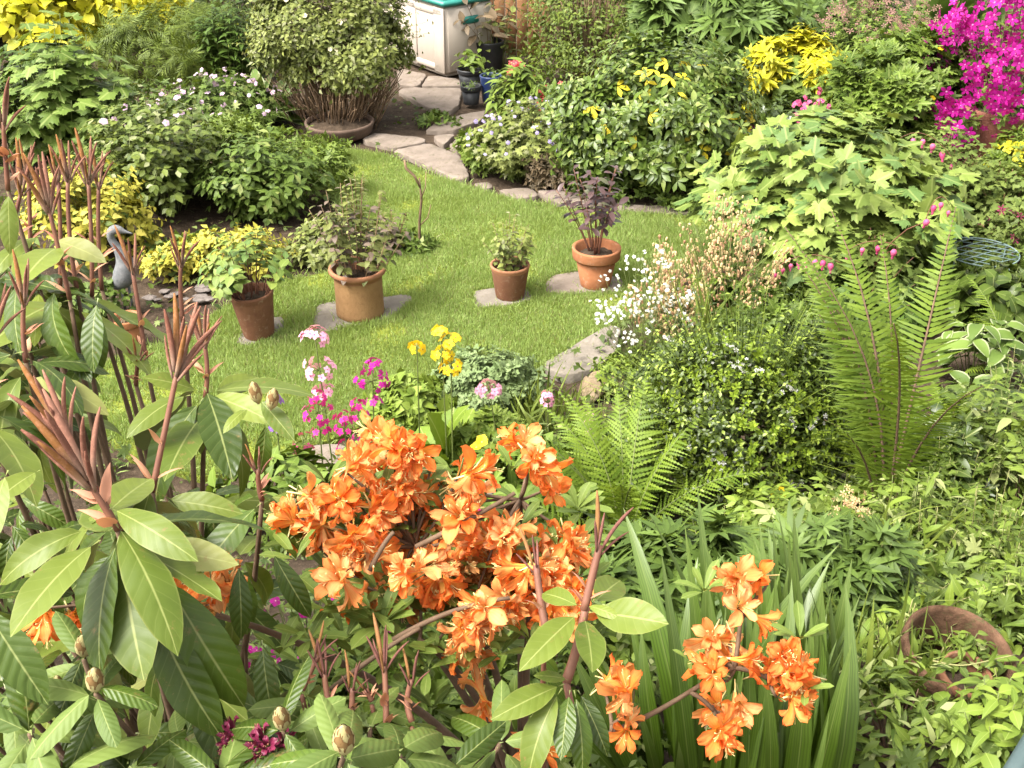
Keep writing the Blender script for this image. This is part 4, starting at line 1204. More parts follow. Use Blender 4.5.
potted(potG, 'potted_plant', 'low dark seedling in the front black plastic pot', 'plant', 12, 8, [LF['ov2']], 6, 9, 5, M['ivy'], M['stem_green'], .002)
potted(potH, 'potted_plant', 'broad leaved green seedling in the black pot by the box', 'plant', 20, 22, [LF['ell']], 14, 7, 6, M['midlight'], M['stem_green'], .003, dict(tipz=.5), dict(t0=.3))
potted(potI, 'potted_plant', 'small tuft of green in the dark blue pot', 'plant', 12, 12, [LF['ov2']], 7, 10, 5, M['mid'], M['stem_green'], .002)
potted(potJ, 'potted_plant', 'gaunt arching plant with withering brown leaves by the fence', 'plant', 42, 62, [LF['ell'], LF['ov3']], 16, 11, 6, M['litter'], M['twig'], .004, dict(tipz=.3, hvar=.4), dict(t0=.4))
stalky('leggy_plant', 'leggy pale green plant with long stalks in front of the timber fence', 'plant', 500, 76, 60, -10, [LF['ov'], LF['ell']], 15, 10, 6, M['greygreen'], M['stem_green'], al=dict(t0=.35), stem_r=.005)
# magenta azalea in its big pot
def magenta():
    p, h, s, z = potF
    r = np.random.default_rng(31)
    e = thing('azalea', 'magenta flowering azalea in the large rust brown pot', 'azalea', (p[0], p[1], z))
    n = 78
    pa = shoots(r, n, 92 * s, 168 * s, .8, base=.2, lean=.85, tipz=1.05)
    pa[..., 0] += 10 * s * np.linspace(0, 1, 7)[None]
    pos, Y, Z, sz = along(r, pa, 14, t0=.35, size=9 * s)
    obj('foliage', mixed(r, [LF['tiny'], LF['ell']], pos, Y, Z, sz), M['midlight'], e)
    obj('stems', tubes(pa, np.linspace(.007, .002, 7)[None].repeat(n, 0), 5), M['stem_brown'], e)
    fl = flower5(5, .55, .5, n=3)
    for k in range(n):
        i0 = 3 if k % 3 else 4
        m = int(r.integers(9, 22))
        q = pa[k, -1][None] + r.normal(0, 8 * s, (m, 3)) * [1, 1, 1.1] + UP * 2 * s
        fz = nrm(nrm(q - [0, 0, 70 * s]) + r.normal(0, .4, q.shape) + [0, -.5, 0]); fy = np.cross(fz, r.normal(0, 1, fz.shape))
        obj('blossoms', inst(fl, q, fy, fz, 12 * s * r.uniform(.6, 1.2, len(q))), [M['pet_magenta'], M['pet_magenta2']], e)
magenta()

SPRIG = join([LF['tiny'].moved(rotz(a) @ rotx(b), (0, 0, c), sc=.55) for a, b, c in [(0, .5, 0), (2.1, .5, 0), (4.2, .5, 0), (1, .8, .2), (3.1, .8, .2), (5.2, .8, .2), (0, 1.2, .45), (2.5, 1.2, .45)]])
# ------------------------------------------------------------------ far beds, along the top
bush('golden_shrub', 'bright golden leaved shrub at the back beside the dark ferny one', 'shrub', 70, 52, 190, -30, [LF['ov3'], LF['maple2']], 17, 2600, M['gold'], up=.9, nclump=40)
stalky('broad_leaved_shrub', 'tall mid green shrub with big lobed leaves below the golden shrub', 'shrub', 82, 185, 140, 20, [LF['maple2'], LF['maple']], 31, 60, 11, M['bigleaf'], M['stem_green'], stem_r=.006, sh=dict(tipz=.55, lean=.6), al=dict(t0=.25, out=1, upw=.15, droop=.25, taper=.3))
bush('feathery_shrub', 'soft feathery green shrub with drooping sprays beside the golden one', 'shrub', 185, 82, 130, 8, [LF['feather'], LF['plume']], 24, 1300, M['feather'], up=.3, face=.1, droop=.5)
bush('dark_shrub', 'dark shaded shrub behind the feathery green one', 'shrub', 205, 24, 150, -36, [LF['ov2']], 9, 2200, M['dark'])
stalky('lily_clump', 'clump of upright dark green lance leaved stems beside the round bush', 'plant', 236, 88, 74, -2, [LF['lance'], LF['lancew']], 15, 46, 22, M['darklush'], M['stem_green'], sh=dict(tipz=.3, base=.6), al=dict(t0=.1, upw=.5, droop=.2, taper=.35))
stalky('leafy_plant', 'dark lance leaved clump behind the lobed leaved shrub', 'plant', 50, 100, 100, 38, [LF['lancew']], 20, 40, 12, M['darklush'], sh=dict(tipz=.4, base=.6))
stalky('leafy_plant', 'pale grassy clump at the edge beside the rhododendron candles', 'plant', 10, 170, 90, 60, [LF['lance']], 24, 50, 10, M['mid'], sh=dict(tipz=.4, base=.5))
PINK5 = [M['pet_palepink'], M['eye_yellow']]
stalky('cranesbill', 'cranesbill clump with pale pink flowers in front of the feathery shrub', 'geranium', 225, 150, 140, 74, [LF['gera'], LF['gera2']], 12, 110, 10, M['mid'], flowers=[('blossoms', F['open'], PINK5, .55, 5.5, 1)], sh=dict(tipz=.5), al=dict(t0=.4, taper=.2))
stalky('rose_bush', 'rose bush with rounded glossy leaves beside the pink cranesbill', 'rose', 172, 232, 150, 98, [LF['rose']], 26, 42, 10, M['rose'], M['stem_green'], stem_r=.005, flowers=[('blossoms', F['open'], PINK5, .14, 8, 1)], sh=dict(tipz=.4, lean=.5), al=dict(t0=.25, taper=.2))
bush('leafy_plant', 'dark green filler growth under the rose bush', 'plant', 130, 205, 110, 130, [LF['gera'], LF['ov2']], 11, 1200, M['mid'])
bush('round_bush', 'big round grey green bush with bare twigs below, standing in the clay bowl', 'shrub', 337, 136, 150, -36, [LF['tiny'], LF['ov2']], 7, 14000, M['greygreen'], M['twig'], lift=.14, spikes=.4, nclump=80, cr=.26, zmin=-.5, lobes=.06, fill=.12, flowers=[('blossoms', F['cup'], [M['pet_cream'], M['eye_yellow']], 45, 6, .1, 1.0)], dr=.72, stem_r=.008)
def skirt():
    S = Spot(337, 136, 150, -36, .72); r = np.random.default_rng(77)
    n = 320
    a = r.uniform(0, 6.28, n); q = np.sqrt(r.random(n))
    tip = np.column_stack([np.cos(a) * q * S.R * .95, np.sin(a) * q * S.R * .85, r.uniform(.1, .4, n)])
    b = np.column_stack([np.cos(a) * (.12 + .5 * q) * S.R * r.uniform(.7, 1.1, n), np.sin(a) * (.12 + .5 * q) * S.R * .8, r.uniform(-.18, .0, n)])
    mid = (b + tip) / 2 + r.normal(0, .05, (n, 3))
    e = [o for o in bpy.data.objects if o.name == 'round_bush'][0]
    obj('bare_twigs', tubes(bez(b, mid, tip, 6), np.linspace(.005, .003, 6)[None].repeat(n, 0), 4), M['twig'], e)
    obj('trunk', tubes(bez(np.array([[0, 0, -.2]]), np.array([[.03, 0, 0]]), np.array([[0, 0, .5]]), 6), np.linspace(.05, .025, 6), 8), M['stem_brown'], e)
skirt()
rosette('hosta', 'variegated hosta clump tucked beside the round bush', 'hosta', 268, 128, 66, 66, leaf(.3, 'lance', 5, 1, .25, .7), 70, M['variegated'], el=(15, 80), lenj=.5)
stalky('rose_bush', 'low rose bush with pale fresh leaves over bare dark soil', 'rose', 268, 232, 128, 132, [LF['rose'], LF['tri']], 19, 46, 12, M['mid'], stem_r=.004, sh=dict(tipz=.5, lean=.6), al=dict(t0=.2, taper=.2))
bush('leafy_plant', 'ferny soft green clump between the two rose bushes', 'plant', 232, 195, 80, 128, [LF['dicen'], LF['gera']], 14, 700, M['midlight'])
stalky('leafy_plant', 'low grey leaved sprawl in the soil behind the tan pot', 'plant', 322, 272, 90, 225, [LF['ov3'], LF['ov2']], 11, 40, 10, M['greygreen'], sh=dict(tipz=.7, lean=.8))
stalky('leafy_plant', 'thin purplish seedling at the lawn edge beside the bare stick', 'plant', 392, 262, 56, 205, [LF['ov3']], 10, 14, 9, M['purplish'], M['stem_red'], sh=dict(tipz=.5))
stalky('leafy_plant', 'spindly young shoot in the lawn behind the tan pot', 'plant', 358, 222, 34, 165, [LF['ov3']], 10, 5, 6, M['greygreen'], M['stem_red'])
def stick():
    p = G(419, 252); s = np.linalg.norm(p - [0, 0, CAM_H]) / FPX
    e = thing('bare_stick', 'dark bare crooked stick with a broken top standing in the lawn edge', 'stick', p)
    obj('stem', tubes(np.array([[0, 0, -2], [1, 0, 12], [1.5, 0, 28], [4, 1, 48], [3, 0, 68]]) * s * 1.12, np.array([1.8, 1.6, 1.3, 1.2, .8]) * s, 7), M['stem_brown'], e)
    obj('side_branch', tubes(np.array([[3.8, .5, 50], [8, 0, 60], [9, 0, 74]]) * s * 1.12, np.array([.8, .6, .4]) * s, 6), M['twig'], e)
    obj('side_branch', tubes(np.array([[2, 0, 25], [9, 0, 32], [12, 0, 44]]) * s * 1.12, np.array([.7, .5, .35]) * s, 6), M['twig'], e)
    obj('side_branch', tubes(np.array([[3.4, 0, 60], [-1, 0, 70], [-8, 0, 77], [-9, 0, 84]]) * s * 1.12, np.array([1.2, 1.3, 1.5, .9]) * s, 7), M['twig'], e)
stick()
bush('golden_plant', 'mound of golden yellow leaves seen between rhododendron candles', 'shrub', 98, 268, 110, 172, [LF['ov2'], LF['ov3']], 9.5, 3000, M['gold2'], up=.8)
bush('golden_plant', 'low golden carpet at the lawn edge behind the dark brown pot', 'shrub', 238, 280, 100, 234, [LF['ov2']], 8, 1500, M['gold2'], up=.8, dr=.6)
bush('golden_plant', 'small golden tuft beside the slate chips', 'shrub', 172, 286, 56, 250, [LF['ov2']], 8, 800, M['gold2'], up=.8)
bush('leafy_plant', 'small green clump at the foot of the grey bird', 'plant', 106, 322, 50, 285, [LF['ov2']], 9, 400, M['mid'])
bush('leafy_plant', 'low green fringe beside the golden carpet', 'plant', 195, 262, 44, 240, [LF['lance']], 12, 240, M['lime'])

# back, right of the storage box
stalky('red_geranium', 'fresh green bushy plant with red flowers beside the blue pot', 'geranium', 520, 132, 70, 60, [LF['lancew']], 22, 60, 13, M['midlight'], flowers=[('blossoms', F['five'], [M['pet_red'], M['eye_yellow']], .07, 7, 6)], sh=dict(tipz=.7, base=.4), al=dict(t0=.15, taper=.2))
bush('twiggy_bush', 'dense twiggy bush with brown stems and tiny leaves at the back', 'shrub', 592, 96, 128, -30, [LF['tiny']], 5.5, 5200, M['feather'], M['twig'], fill=.3, stem_r=.006, nclump=60, cr=.3, dr=.8)
def twigs():
    S = Spot(592, 96, 128, -30, .8); r = np.random.default_rng(5)
    pa = shoots(r, 330, S.R * .98, S.H * .96, .8, base=.35, lean=.5, tipz=.45)
    e = [o for o in bpy.data.objects if o.name == 'twiggy_bush'][0]
    obj('bare_twigs', tubes(pa, np.linspace(.006, .0025, 7)[None].repeat(330, 0), 4), M['twig'], e)
twigs()
LIL = [M['pet_lilac'], M['eye_yellow']]
stalky('cranesbill', 'low cranesbill with small blue lilac flowers and a dead brown patch by the path', 'geranium', 532, 192, 140, 96, [LF['gera'], LF['gera2']], 11, 120, 10, M['greygreen'], flowers=[('blossoms', F['open'], LIL, .5, 4.6, 1)], sh=dict(tipz=.6, base=.4), al=dict(t0=.35, taper=.2))
bush('leafy_plant', 'fringe of fresh lobed leaves hanging over the path', 'plant', 500, 176, 76, 132, [LF['gera']], 10, 900, M['midlight'])
bush('withered_plant', 'withered brown clump among the lilac cranesbill', 'plant', 552, 191, 50, 150, [LF['tiny_l'], LF['gera']], 10, 900, M['litter'], M['twig'])
bush('glossy_shrub', 'glossy dark green shrub flecked with bright yellow leaves behind the purple potted shrub', 'shrub', 655, 208, 196, 56, [LF['tri'], LF['ell'], LF['lancew']], 12.5, 7200, M['choisya'], nclump=60, cr=.24, fill=.2, flowers=[('yellow_leaves', LF['tri'], M['yellowleaf'], 60, 13, .0, .97)])
bush('lobed_plant', 'lush hand shaped foliage behind the glossy shrub', 'plant', 700, 105, 170, -25, [LF['hand'], LF['hand5']], 27, 1200, M['helle'], up=.9, nclump=40, flowers=[('blossoms', F['five'], LIL, 8, 7, .3, 1.0)])
bush('lobed_plant', 'hand leaved clump behind the yellow shrub', 'plant', 800, 75, 150, -10, [LF['hand'], LF['hand5']], 27, 900, M['helle'], up=.9, nclump=36)
bush('yellow_shrub', 'yellow leaved shrub beside the glossy green one', 'shrub', 792, 140, 106, 46, [LF['hand5']], 16, 560, M['gold'], up=.8, nclump=16, cr=.3, fill=.05, spikes=3.5, flowers=[('green_leaves', LF['hand5'], M['midlight'], 150, 16, -.4, .85)])
bush('leafy_plant', 'dark leafy undergrowth beneath the yellow shrub', 'plant', 800, 172, 130, 110, [LF['ov2'], LF['gera']], 11, 1500, M['dark'])
bush('buttercup_plant', 'lush lobed leaf clump with a few golden flowers beside the magenta azalea', 'plant', 888, 178, 150, 50, [LF['gera'], LF['gera2']], 17, 2600, M['geran'], up=.9, flowers=[('blossoms', F['cup'], [M['pet_yellow'], M['eye_yellow']], 9, 9, .15, 1.03)])
stalky('wispy_plant', 'wispy tall plant with dusky brown flower heads above the lobed clump', 'plant', 868, 108, 130, -6, [LF['gera'], LF['ov2']], 11, 110, 12, M['midlight'], flowers=[('blossoms', F['star'], M['brownhead'], .55, 7, 4)], sh=dict(tipz=.4, base=.5))
rosette('big_leaf_plant', 'big rounded dull green leaves at the top beside the magenta azalea', 'plant', 950, 64, 130, -20, [leaf(.8, 'heart', 5, 2, .15, .4), leaf(.7, 'ovate', 5, 2, .15, .4)], 60, M['helle'], el=(20, 80), lenj=.5)
stalky('leafy_plant', 'grassy green growth behind the wispy plant', 'plant', 860, 70, 120, -30, [LF['lance'], LF['lancew']], 20, 50, 12, M['darklush'])
stalky('leafy_plant', 'dark leafy thicket behind the yellow shrub', 'plant', 745, 60, 150, -40, [LF['lancew'], LF['ov3']], 16, 60, 14, M['darklush'])
bush('leafy_plant', 'dense back row greenery above the twiggy bush', 'plant', 650, 50, 160, -40, [LF['ov2']], 12, 1800, M['mid'])
bush('lobed_plant', 'tangled hand leaved clump under the wispy plant', 'plant', 920, 110, 120, 40, [LF['gera']], 15, 1000, M['geran'])
bush('euphorbia', 'yellow green flowered spurge in front of the rust brown pot', 'plant', 1010, 210, 60, 140, [LF['tiny_l'], LF['ov2']], 10, 900, M['midlight'], flowers=[('blossoms', F['four'], [M['gold'], M['gold']], 240, 8.5, .0, 1.1)])

# ------------------------------------------------------------------ middle right
bush('pale_maple_shrub', 'broad shrub of big pale lime maple-like leaves', 'shrub', 815, 305, 222, 140, [LF['maple'], LF['maple2']], 33, 1000, M['paleleaf'], spikes=1.6, up=2.2, nclump=44, cr=.26, face=.0, zmin=0.0, fill=.25, droop=.25)
def bleeding_heart(label, px, pyb, w, pyt, n, seed, mats, arcs):
    e, S, r = stalky('bleeding_heart', label, 'plant', px, pyb, w, pyt, [LF['dicen']], 31, n, 7, M['dicen'], M['stem_red'], stem_r=.004, sh=dict(tipz=.5, base=.3), al=dict(t0=.3, taper=.2))
    hv = lathe([(0.001, .45), (.18, .42), (.32, .2), (.25, -.12), (.1, -.35), (.14, -.5), (.05, -.66), (.001, -.7)], 10)
    for (x0, y0, x1, y1, m) in arcs:
        a, b = None, None
        yy = S.base[1] - S.R * .45
        pts = []
        for x, y in ((x0, y0), ((x0 + x1) / 2, min(y0, y1) - 7), (x1, y1)):
            d = ray(x, y); pts.append(np.array([0, 0, CAM_H]) + d * (yy / d[1]) - S.base)
        foot = np.array([[0, 0, .02]])
        arc = bez(pts[0], pts[1] * 2 - (pts[0] + pts[2]) / 2, pts[2], 9)[0]
        st = tubes(np.concatenate([bez(foot, np.array([[pts[0][0] * .3, 0, pts[0][2] * .8]]), pts[0][None], 6)[0], arc[1:]]), np.linspace(.004, .0015, 14), 5)
        sp = obj('flower_spray', st, M['stem_red'], e)
        q = np.stack([np.interp(np.linspace(.1, 1, m), np.linspace(0, 1, 9), arc[:, i]) for i in range(3)], -1) - UP * 8 * S.s
        obj('blossoms', inst(hv, q, np.tile([0, 1, 0], (m, 1)) + r.normal(0, .2, (m, 3)), np.tile(UP, (m, 1)), 8.5 * S.s * np.linspace(1.1, .7, m)), mats, sp)
    return e
bleeding_heart('bleeding heart with an arching row of pink hearts beside the rust brown pot', 925, 245, 110, 132, 26, 1, M['pet_dkpink'], [(960, 170, 895, 142, 7), (985, 225, 930, 200, 4)])
bleeding_heart('bleeding heart with deep pink drops under the pale maple leaves', 850, 340, 140, 232, 22, 2, M['pet_dkpink'], [(838, 262, 776, 268, 8), (900, 248, 848, 250, 4), (925, 222, 950, 205, 4)])
bleeding_heart('bleeding heart leaf clump behind the wire plant support', 995, 250, 110, 165, 26, 3, M['pet_dkpink'], [(990, 215, 1012, 208, 4)])
stalky('bleeding_heart', 'bleeding heart clump with dark dusky buds at the picture edge', 'plant', 1010, 280, 70, 205, [LF['dicen']], 26, 20, 7, M['dicen'], M['stem_red'], flowers=[('blossoms', F['star'], M['pet_maroon'], .5, 8, 2)])
stalky('campion', 'thin stalks with small magenta flowers beneath the yellow shrub', 'plant', 815, 175, 70, 105, [LF['tiny_l']], 10, 26, 6, M['mid'], flowers=[('blossoms', F['open'], [M['pet_dkpink'], M['pet_pink']], .8, 7, 3)], sh=dict(tipz=.4))
stalky('campion', 'thin stalks with magenta buttons between glossy shrub and maple leaves', 'plant', 745, 185, 50, 130, [LF['tiny_l']], 10, 12, 6, M['mid'], flowers=[('blossoms', F['open'], [M['pet_magenta'], M['pet_pink']], .8, 7, 2)])
def seed_plume(name, label, px, pyb, w, pyt, n, mat, nb, bpx, stem, leafmat_):
    e, S, r = stalky(name, label, 'plant', px, pyb, w, pyt, [LF['gera2']], 18, 34, 4, leafmat_, sh=dict(tipz=.3), al=dict(t0=.1, t1=.45))
    pa = shoots(r, n, S.R, S.H, .8, base=.4, lean=.5, tipz=.35, hvar=.5, k=10)
    obj('flower_stalks', tubes(pa, np.linspace(.003, .0012, 10)[None].repeat(n, 0), 4), stem, e)
    pos, Y, Z, sz = along(r, pa, nb, t0=.42, out=1, upw=.2, droop=.1, size=1, taper=.3)
    pos = pos + Y * (7 * S.s) * r.uniform(.3, 1.4, (len(pos), 1))
    obj('blossoms', inst(F['drop'], pos, Y, UP + r.normal(0, .3, pos.shape), bpx * S.s * r.uniform(.7, 1.3, len(pos))), mat, e)
    return e, S, r
seed_plume('coral_bells', 'tall cream and tan coral bells plumes in front of the maple leaves', 722, 352, 120, 200, 32, M['seedhead'], 26, 3.3, M['seed_stem'], M['geran'])
seed_plume('coral_bells', 'shorter coral bells plumes leaning towards the lawn', 668, 375, 100, 238, 28, M['seedhead'], 26, 3.3, M['seed_stem'], M['midlight'])
stalky('london_pride', 'cloud of tiny white flowers on thin stalks at the lawn edge', 'saxifrage', 640, 392, 110, 262, [LF['tiny']], 8, 120, 3, M['midlight'], M['stem_green'], stem_r=.0018, flowers=[('blossoms', F['open'], [M['pet_white'], M['pet_cream']], .8, 3.8, 3)], sh=dict(tipz=.45, base=.3, hvar=.5), al=dict(t0=.05, t1=.3))
bush('leafy_plant', 'low pale green leaves under the white flower cloud', 'plant', 640, 402, 90, 362, [LF['ov2'], LF['tiny']], 11, 700, M['lime'])
bush('small_leaved_shrub', 'loose small leaved evergreen shrub with fresh tips and little white flowers', 'shrub', 728, 530, 196, 352, [LF['tiny'], LF['ell']], 7, 13000, M['small'], nclump=40, cr=.26, fill=.25, dr=.75, spikes=3, spike_len=2.0, lobes=.3, flowers=[('fresh_leaves', SPRIG, M['freshtip'], 700, 10, .05, 1.06), ('blossoms', F['five'], [M['pet_white'], M['pet_cream']], 280, 4.6, -.1, 1.08)])
bush('small_leaved_shrub', 'taller arm of small leaved evergreen with white flowers beside the tall fern', 'shrub', 818, 508, 92, 334, [LF['tiny'], LF['ell']], 7, 7500, M['small'], nclump=50, cr=.26, flowers=[('fresh_leaves', SPRIG, M['freshtip'], 220, 10.5, .0, 1.0), ('blossoms', F['five'], [M['pet_white'], M['pet_cream']], 170, 5.5, .0, 1.02)])
FT = [M['fern'], M['stem_brown']]; FL = [M['fern2'], M['stem_green']]
fern('tall_fern', 'tall upright fern with narrow stiff fronds and brown stalks', 880, 548, 13, 1.40, FT, (74, 90), FROND_TALL, azs=[1.2, 2.2, 1.6, 2.7, 1.9, 4.4, 3.8], lenj=.35)
fern('lady_fern', 'bright lacy fern arching in front of the small leaved shrub', 622, 545, 20, .76, FL, (52, 84), FROND_LADY, azs=[1.6, 2.3, .9, 2.9, 1.2, 2.0, 3.6, .2, 4.4])
fern('lady_fern', 'small lacy fern behind the orange azalea', 545, 560, 10, .45, FL, (20, 60), FROND_LADY)
fern('lady_fern', 'lacy fern spreading low under the small leaved shrub', 705, 555, 11, .48, FL, (15, 50), FROND_LADY)
fern('lady_fern', 'young pale fern between the plumes and the lawn', 690, 318, 9, .42, FL, (30, 70), FROND_LADY)
fern('lady_fern', 'fern with drooping fronds beside the tall fern and the hosta', 945, 470, 9, .6, FL, (20, 60), FROND_LADY)
fern('lady_fern', 'fern half cut by the picture edge above the hosta', 1015, 370, 9, .62, FL, (25, 70), FROND_LADY)
fern('lady_fern', 'little fern at the foot of the bleeding heart', 800, 570, 8, .42, FL, (15, 50), FROND_LADY)

# ------------------------------------------------------------------ jungle on the bank
stalky('hosta', 'hosta with cream edged leaves beside the tall fern', 'hosta', 970, 405, 100, 318, [leaf(.5, 'ovate', 6, 2, .2, .6)], 30, 20, 3, M['variegated'], sh=dict(tipz=.7, base=.3), al=dict(t0=.6, taper=.1))
stalky('leafy_plant', 'dark broad leaved clump behind the cream edged hosta', 'plant', 990, 345, 110, 262, [LF['heart'], LF['ov']], 26, 26, 8, M['ivy'])
stalky('creeper', 'tangle of pale lance leaved creeper over the wall stones', 'plant', 980, 540, 170, 395, [LF['ash'], LF['lancew'], LF['lance']], 26, 58, 8, M['wild'], sh=dict(tipz=.6, lean=.8), al=dict(t0=.2, taper=.2))
stalky('creeper', 'ivy-like dark leaves below the cream edged hosta', 'plant', 975, 480, 150, 385, [LF['maple2'], LF['heart']], 24, 60, 8, M['ivy'], sh=dict(tipz=.6, lean=.8))
stalky('creeper', 'thin trailing creeper in front of the tall fern foot', 'plant', 905, 600, 180, 480, [LF['lancew'], LF['ash'], LF['lance']], 24, 62, 8, M['wild'], sh=dict(tipz=.6, lean=.8), al=dict(t0=.2, taper=.2))
stalky('creeper', 'creeper shoots arching over the chipped pot', 'plant', 1016, 650, 90, 560, [LF['lancew'], LF['lance']], 24, 36, 10, M['wild'], sh=dict(tipz=.5, lean=.8))
stalky('creeper', 'small leaved creeper filling the chipped pot', 'plant', 952, 706, 80, 628, [LF['ov'], LF['lancew']], 19, 34, 7, M['wild'], sh=dict(tipz=.6))
stalky('leafy_plant', 'pale fresh leaved shrub in the lowest corner beside the grey rail', 'shrub', 990, 800, 150, 694, [LF['ov'], LF['lancew'], LF['lancew']], 28, 34, 10, M['lime'], sh=dict(tipz=.5, lean=.7), al=dict(t0=.2, taper=.2))
stalky('leafy_plant', 'ash-like leaflets beside the small leaved shrub foot', 'plant', 800, 600, 130, 508, [LF['ash']], 40, 40, 6, M['wild'], sh=dict(tipz=.6), al=dict(t0=.3, taper=.1))
stalky('poppy', 'yellow poppy with one flower at the foot of the small leaved shrub', 'poppy', 772, 545, 46, 490, [LF['gera2']], 20, 4, 4, M['wild'], flowers=[('blossoms', F['cup'], [M['pet_yellow'], M['eye_yellow']], .4, 20, 1)])
stalky('sedge_stalks', 'brown seed stalks rising from the ash-like leaflets', 'plant', 830, 590, 60, 488, [LF['tiny_l']], 10, 8, 4, M['wild'], M['stem_brown'], flowers=[('blossoms', F['star'], M['seedhead'], 1, 7, 9)])
bush('monkshood', 'blue green finely cut foliage clump between azalea and sword leaves', 'plant', 690, 690, 180, 545, [LF['hand']], 33, 900, M['acon'], up=.9)
bush('monkshood', 'finely cut foliage clump behind the sword leaves', 'plant', 820, 640, 120, 540, [LF['hand']], 30, 480, M['acon'], up=.9)
straps('sword_leaf_clump', 'dense clump of upright green sword leaves beside the single azalea branch', 'crocosmia', 750, 830, 140, 600, 100, M['sword'], .072, el=(79, 90), spread=.95, droop=.4, seg=7, lenj=.4, face=-1)
straps('sword_leaf_clump', 'sword leaves leaning out under the azalea branch', 'crocosmia', 665, 800, 110, 655, 34, M['sword'], .10, el=(55, 84), spread=.6, droop=.2, lean=(-.25, 0, 0), lenj=.35, face=-1)
straps('grass_clump', 'coarse grass beside the chipped pot', 'grass', 868, 715, 56, 612, 26, M['blade'], .045, el=(45, 85), droop=.9)
straps('grass_clump', 'thin arching grass in front of the tall fern', 'grass', 860, 600, 60, 470, 12, M['blade'], .018, el=(50, 85), droop=.9)
straps('grass_clump', 'tall grass stalks in front of the pale maple leaves', 'grass', 700, 420, 60, 235, 16, M['blade'], .022, el=(65, 88), droop=.5)
straps('grass_clump', 'arching grassy clump beside the flat edging stone', 'grass', 545, 452, 130, 385, 130, M['blade'], .04, el=(10, 65), droop=1.0)
straps('grass_clump', 'short grass tuft behind the mossy rock', 'grass', 590, 440, 60, 398, 40, M['blade'], .04, el=(25, 75), droop=.8)
bush('leafy_plant', 'leafy weeds between sword leaves and chipped pot', 'plant', 885, 775, 120, 690, [LF['lance'], LF['lancew']], 22, 420, M['wild'])
bush('leafy_plant', 'mixed green weeds behind the chipped pot', 'plant', 930, 605, 110, 540, [LF['lancew'], LF['gera2']], 20, 420, M['wild'])
bush('leafy_plant', 'leafy weeds at the picture edge below the dark creeper', 'plant', 1015, 560, 90, 440, [LF['ash'], LF['lancew']], 24, 380, M['wild'])
bush('leafy_plant', 'dark leaved weeds filling the gap beside the tall fern', 'plant', 925, 545, 110, 440, [LF['ov'], LF['gera2']], 21, 600, M['ivy'])

# ------------------------------------------------------------------ bed between lawn and azalea
bush('columbine', 'soft green columbine leaf mound at the lawn edge', 'columbine', 490, 414, 92, 362, [LF['columb']], 13, 1300, M['columb'], up=.9, spikes=1.5)
bush('leafy_plant', 'yellow green ruffled leaf mound beside the yellow primulas', 'plant', 408, 432, 84, 392, [LF['gera2'], LF['round']], 14, 800, M['lime'], up=.9)
bush('leafy_plant', 'yellow green leaves between columbine and azalea', 'plant', 488, 470, 70, 418, [LF['gera2'], LF['ov']], 17, 420, M['lime'], up=.9)
PRL = [leaf(.36, 'obov', 7, 2, .15, .5, .35, seed=1), leaf(.33, 'obov', 7, 2, .1, .7, .35, seed=2), leaf(.4, 'obov', 7, 2, .2, .3, .35, seed=3)]
rosette('primula', 'leafy primula rosette with two tall stalks of yellow flowers', 'primula', 448, 492, 108, 410, PRL, 34, M['primleaf'], el=(30, 80), lenj=.4)
def candelabra(label, px, pyt, pyb, tiers, petm, dpx=8.5, leaves=True, mats2=None, ringpx=15, n=9, stem=None, host=None):
    """one primula stalk with its flower whorls (each a part); tiers: pixel heights of the whorls"""
    b = G(px, pyb); s = np.linalg.norm(b - [0, 0, CAM_H]) / FPX
    r = np.random.default_rng(int(px * 7 + pyt))
    if host is None:
        e = thing('primula', label, 'primula', b)
        base = b
    else:
        e = host; base = np.array(host.location)
    y = b[1]
    def up(py):
        d = ray(px, py); return CAM_H + d[2] * y / d[1] - b[2]
    off = b - base
    zt = up(pyt)
    lean = r.normal(0, .02, 2)
    path = np.array([[0, 0, -.03], [lean[0] * .4, lean[1] * .3, zt * .5], [lean[0], lean[1], zt]]) + off
    obj('stem', tubes(bez(path[:1], path[1:2], path[2:], 8), np.linspace(.0045, .0025, 8), 6), stem or M['stem_green'], e)
    for k, (py, R, cnt) in enumerate(tiers):
        R, cnt = R * 1.15, max(4, int(cnt * .9))
        z = up(py)
        f = z / zt
        c = off + np.array([lean[0] * f, lean[1] * f, z])
        a = np.arange(cnt) / cnt * 6.283 + r.normal(0, .2, cnt)
        elv = r.uniform(-.25, .45, cnt) if k or len(tiers) == 1 else r.uniform(-.1, 1.0, cnt)
        o = np.column_stack([np.cos(a) * np.cos(elv), np.sin(a) * np.cos(elv), np.sin(elv)])
        q = c + o * R * s * r.uniform(.8, 1.1, (cnt, 1))
        fz = nrm(o + UP * .25 + r.normal(0, .2, o.shape)); fy = np.cross(fz, r.normal(0, 1, fz.shape))
        t = [inst(flower5(5, .7, .25, n=3), q, fy, fz, dpx * s * r.uniform(.85, 1.15, cnt))]
        mid = (c[None] + q) / 2 + UP * .004
        t.append(tubes(bez(np.repeat(c[None], cnt, 0), mid, q, 4), np.full((cnt, 4), .0014), 4, 2))
        obj('flower_whorl', t, [petm, mats2 or M['eye_dark'], stem or M['stem_green']], e)
    return e
yel = [o for o in bpy.data.objects if o.name == 'primula'][0]
for px, tiers, top in ((421, [(344, 6, 7)], 340), (448, [(336, 7, 8), (356, 8, 8)], 328), (453, [(344, 8, 9), (368, 9, 11)], 338)):
    candelabra('', px, top, 482, tiers, M['pet_yellow'], 11, mats2=M['brownhead'], host=yel)
candelabra('primula stalk with tiers of pale pink flowers, tallest of the primulas', 336, 332, 492, [(337, 11, 18), (368, 12, 16), (390, 9, 10)], M['pet_pink'], 9.5)
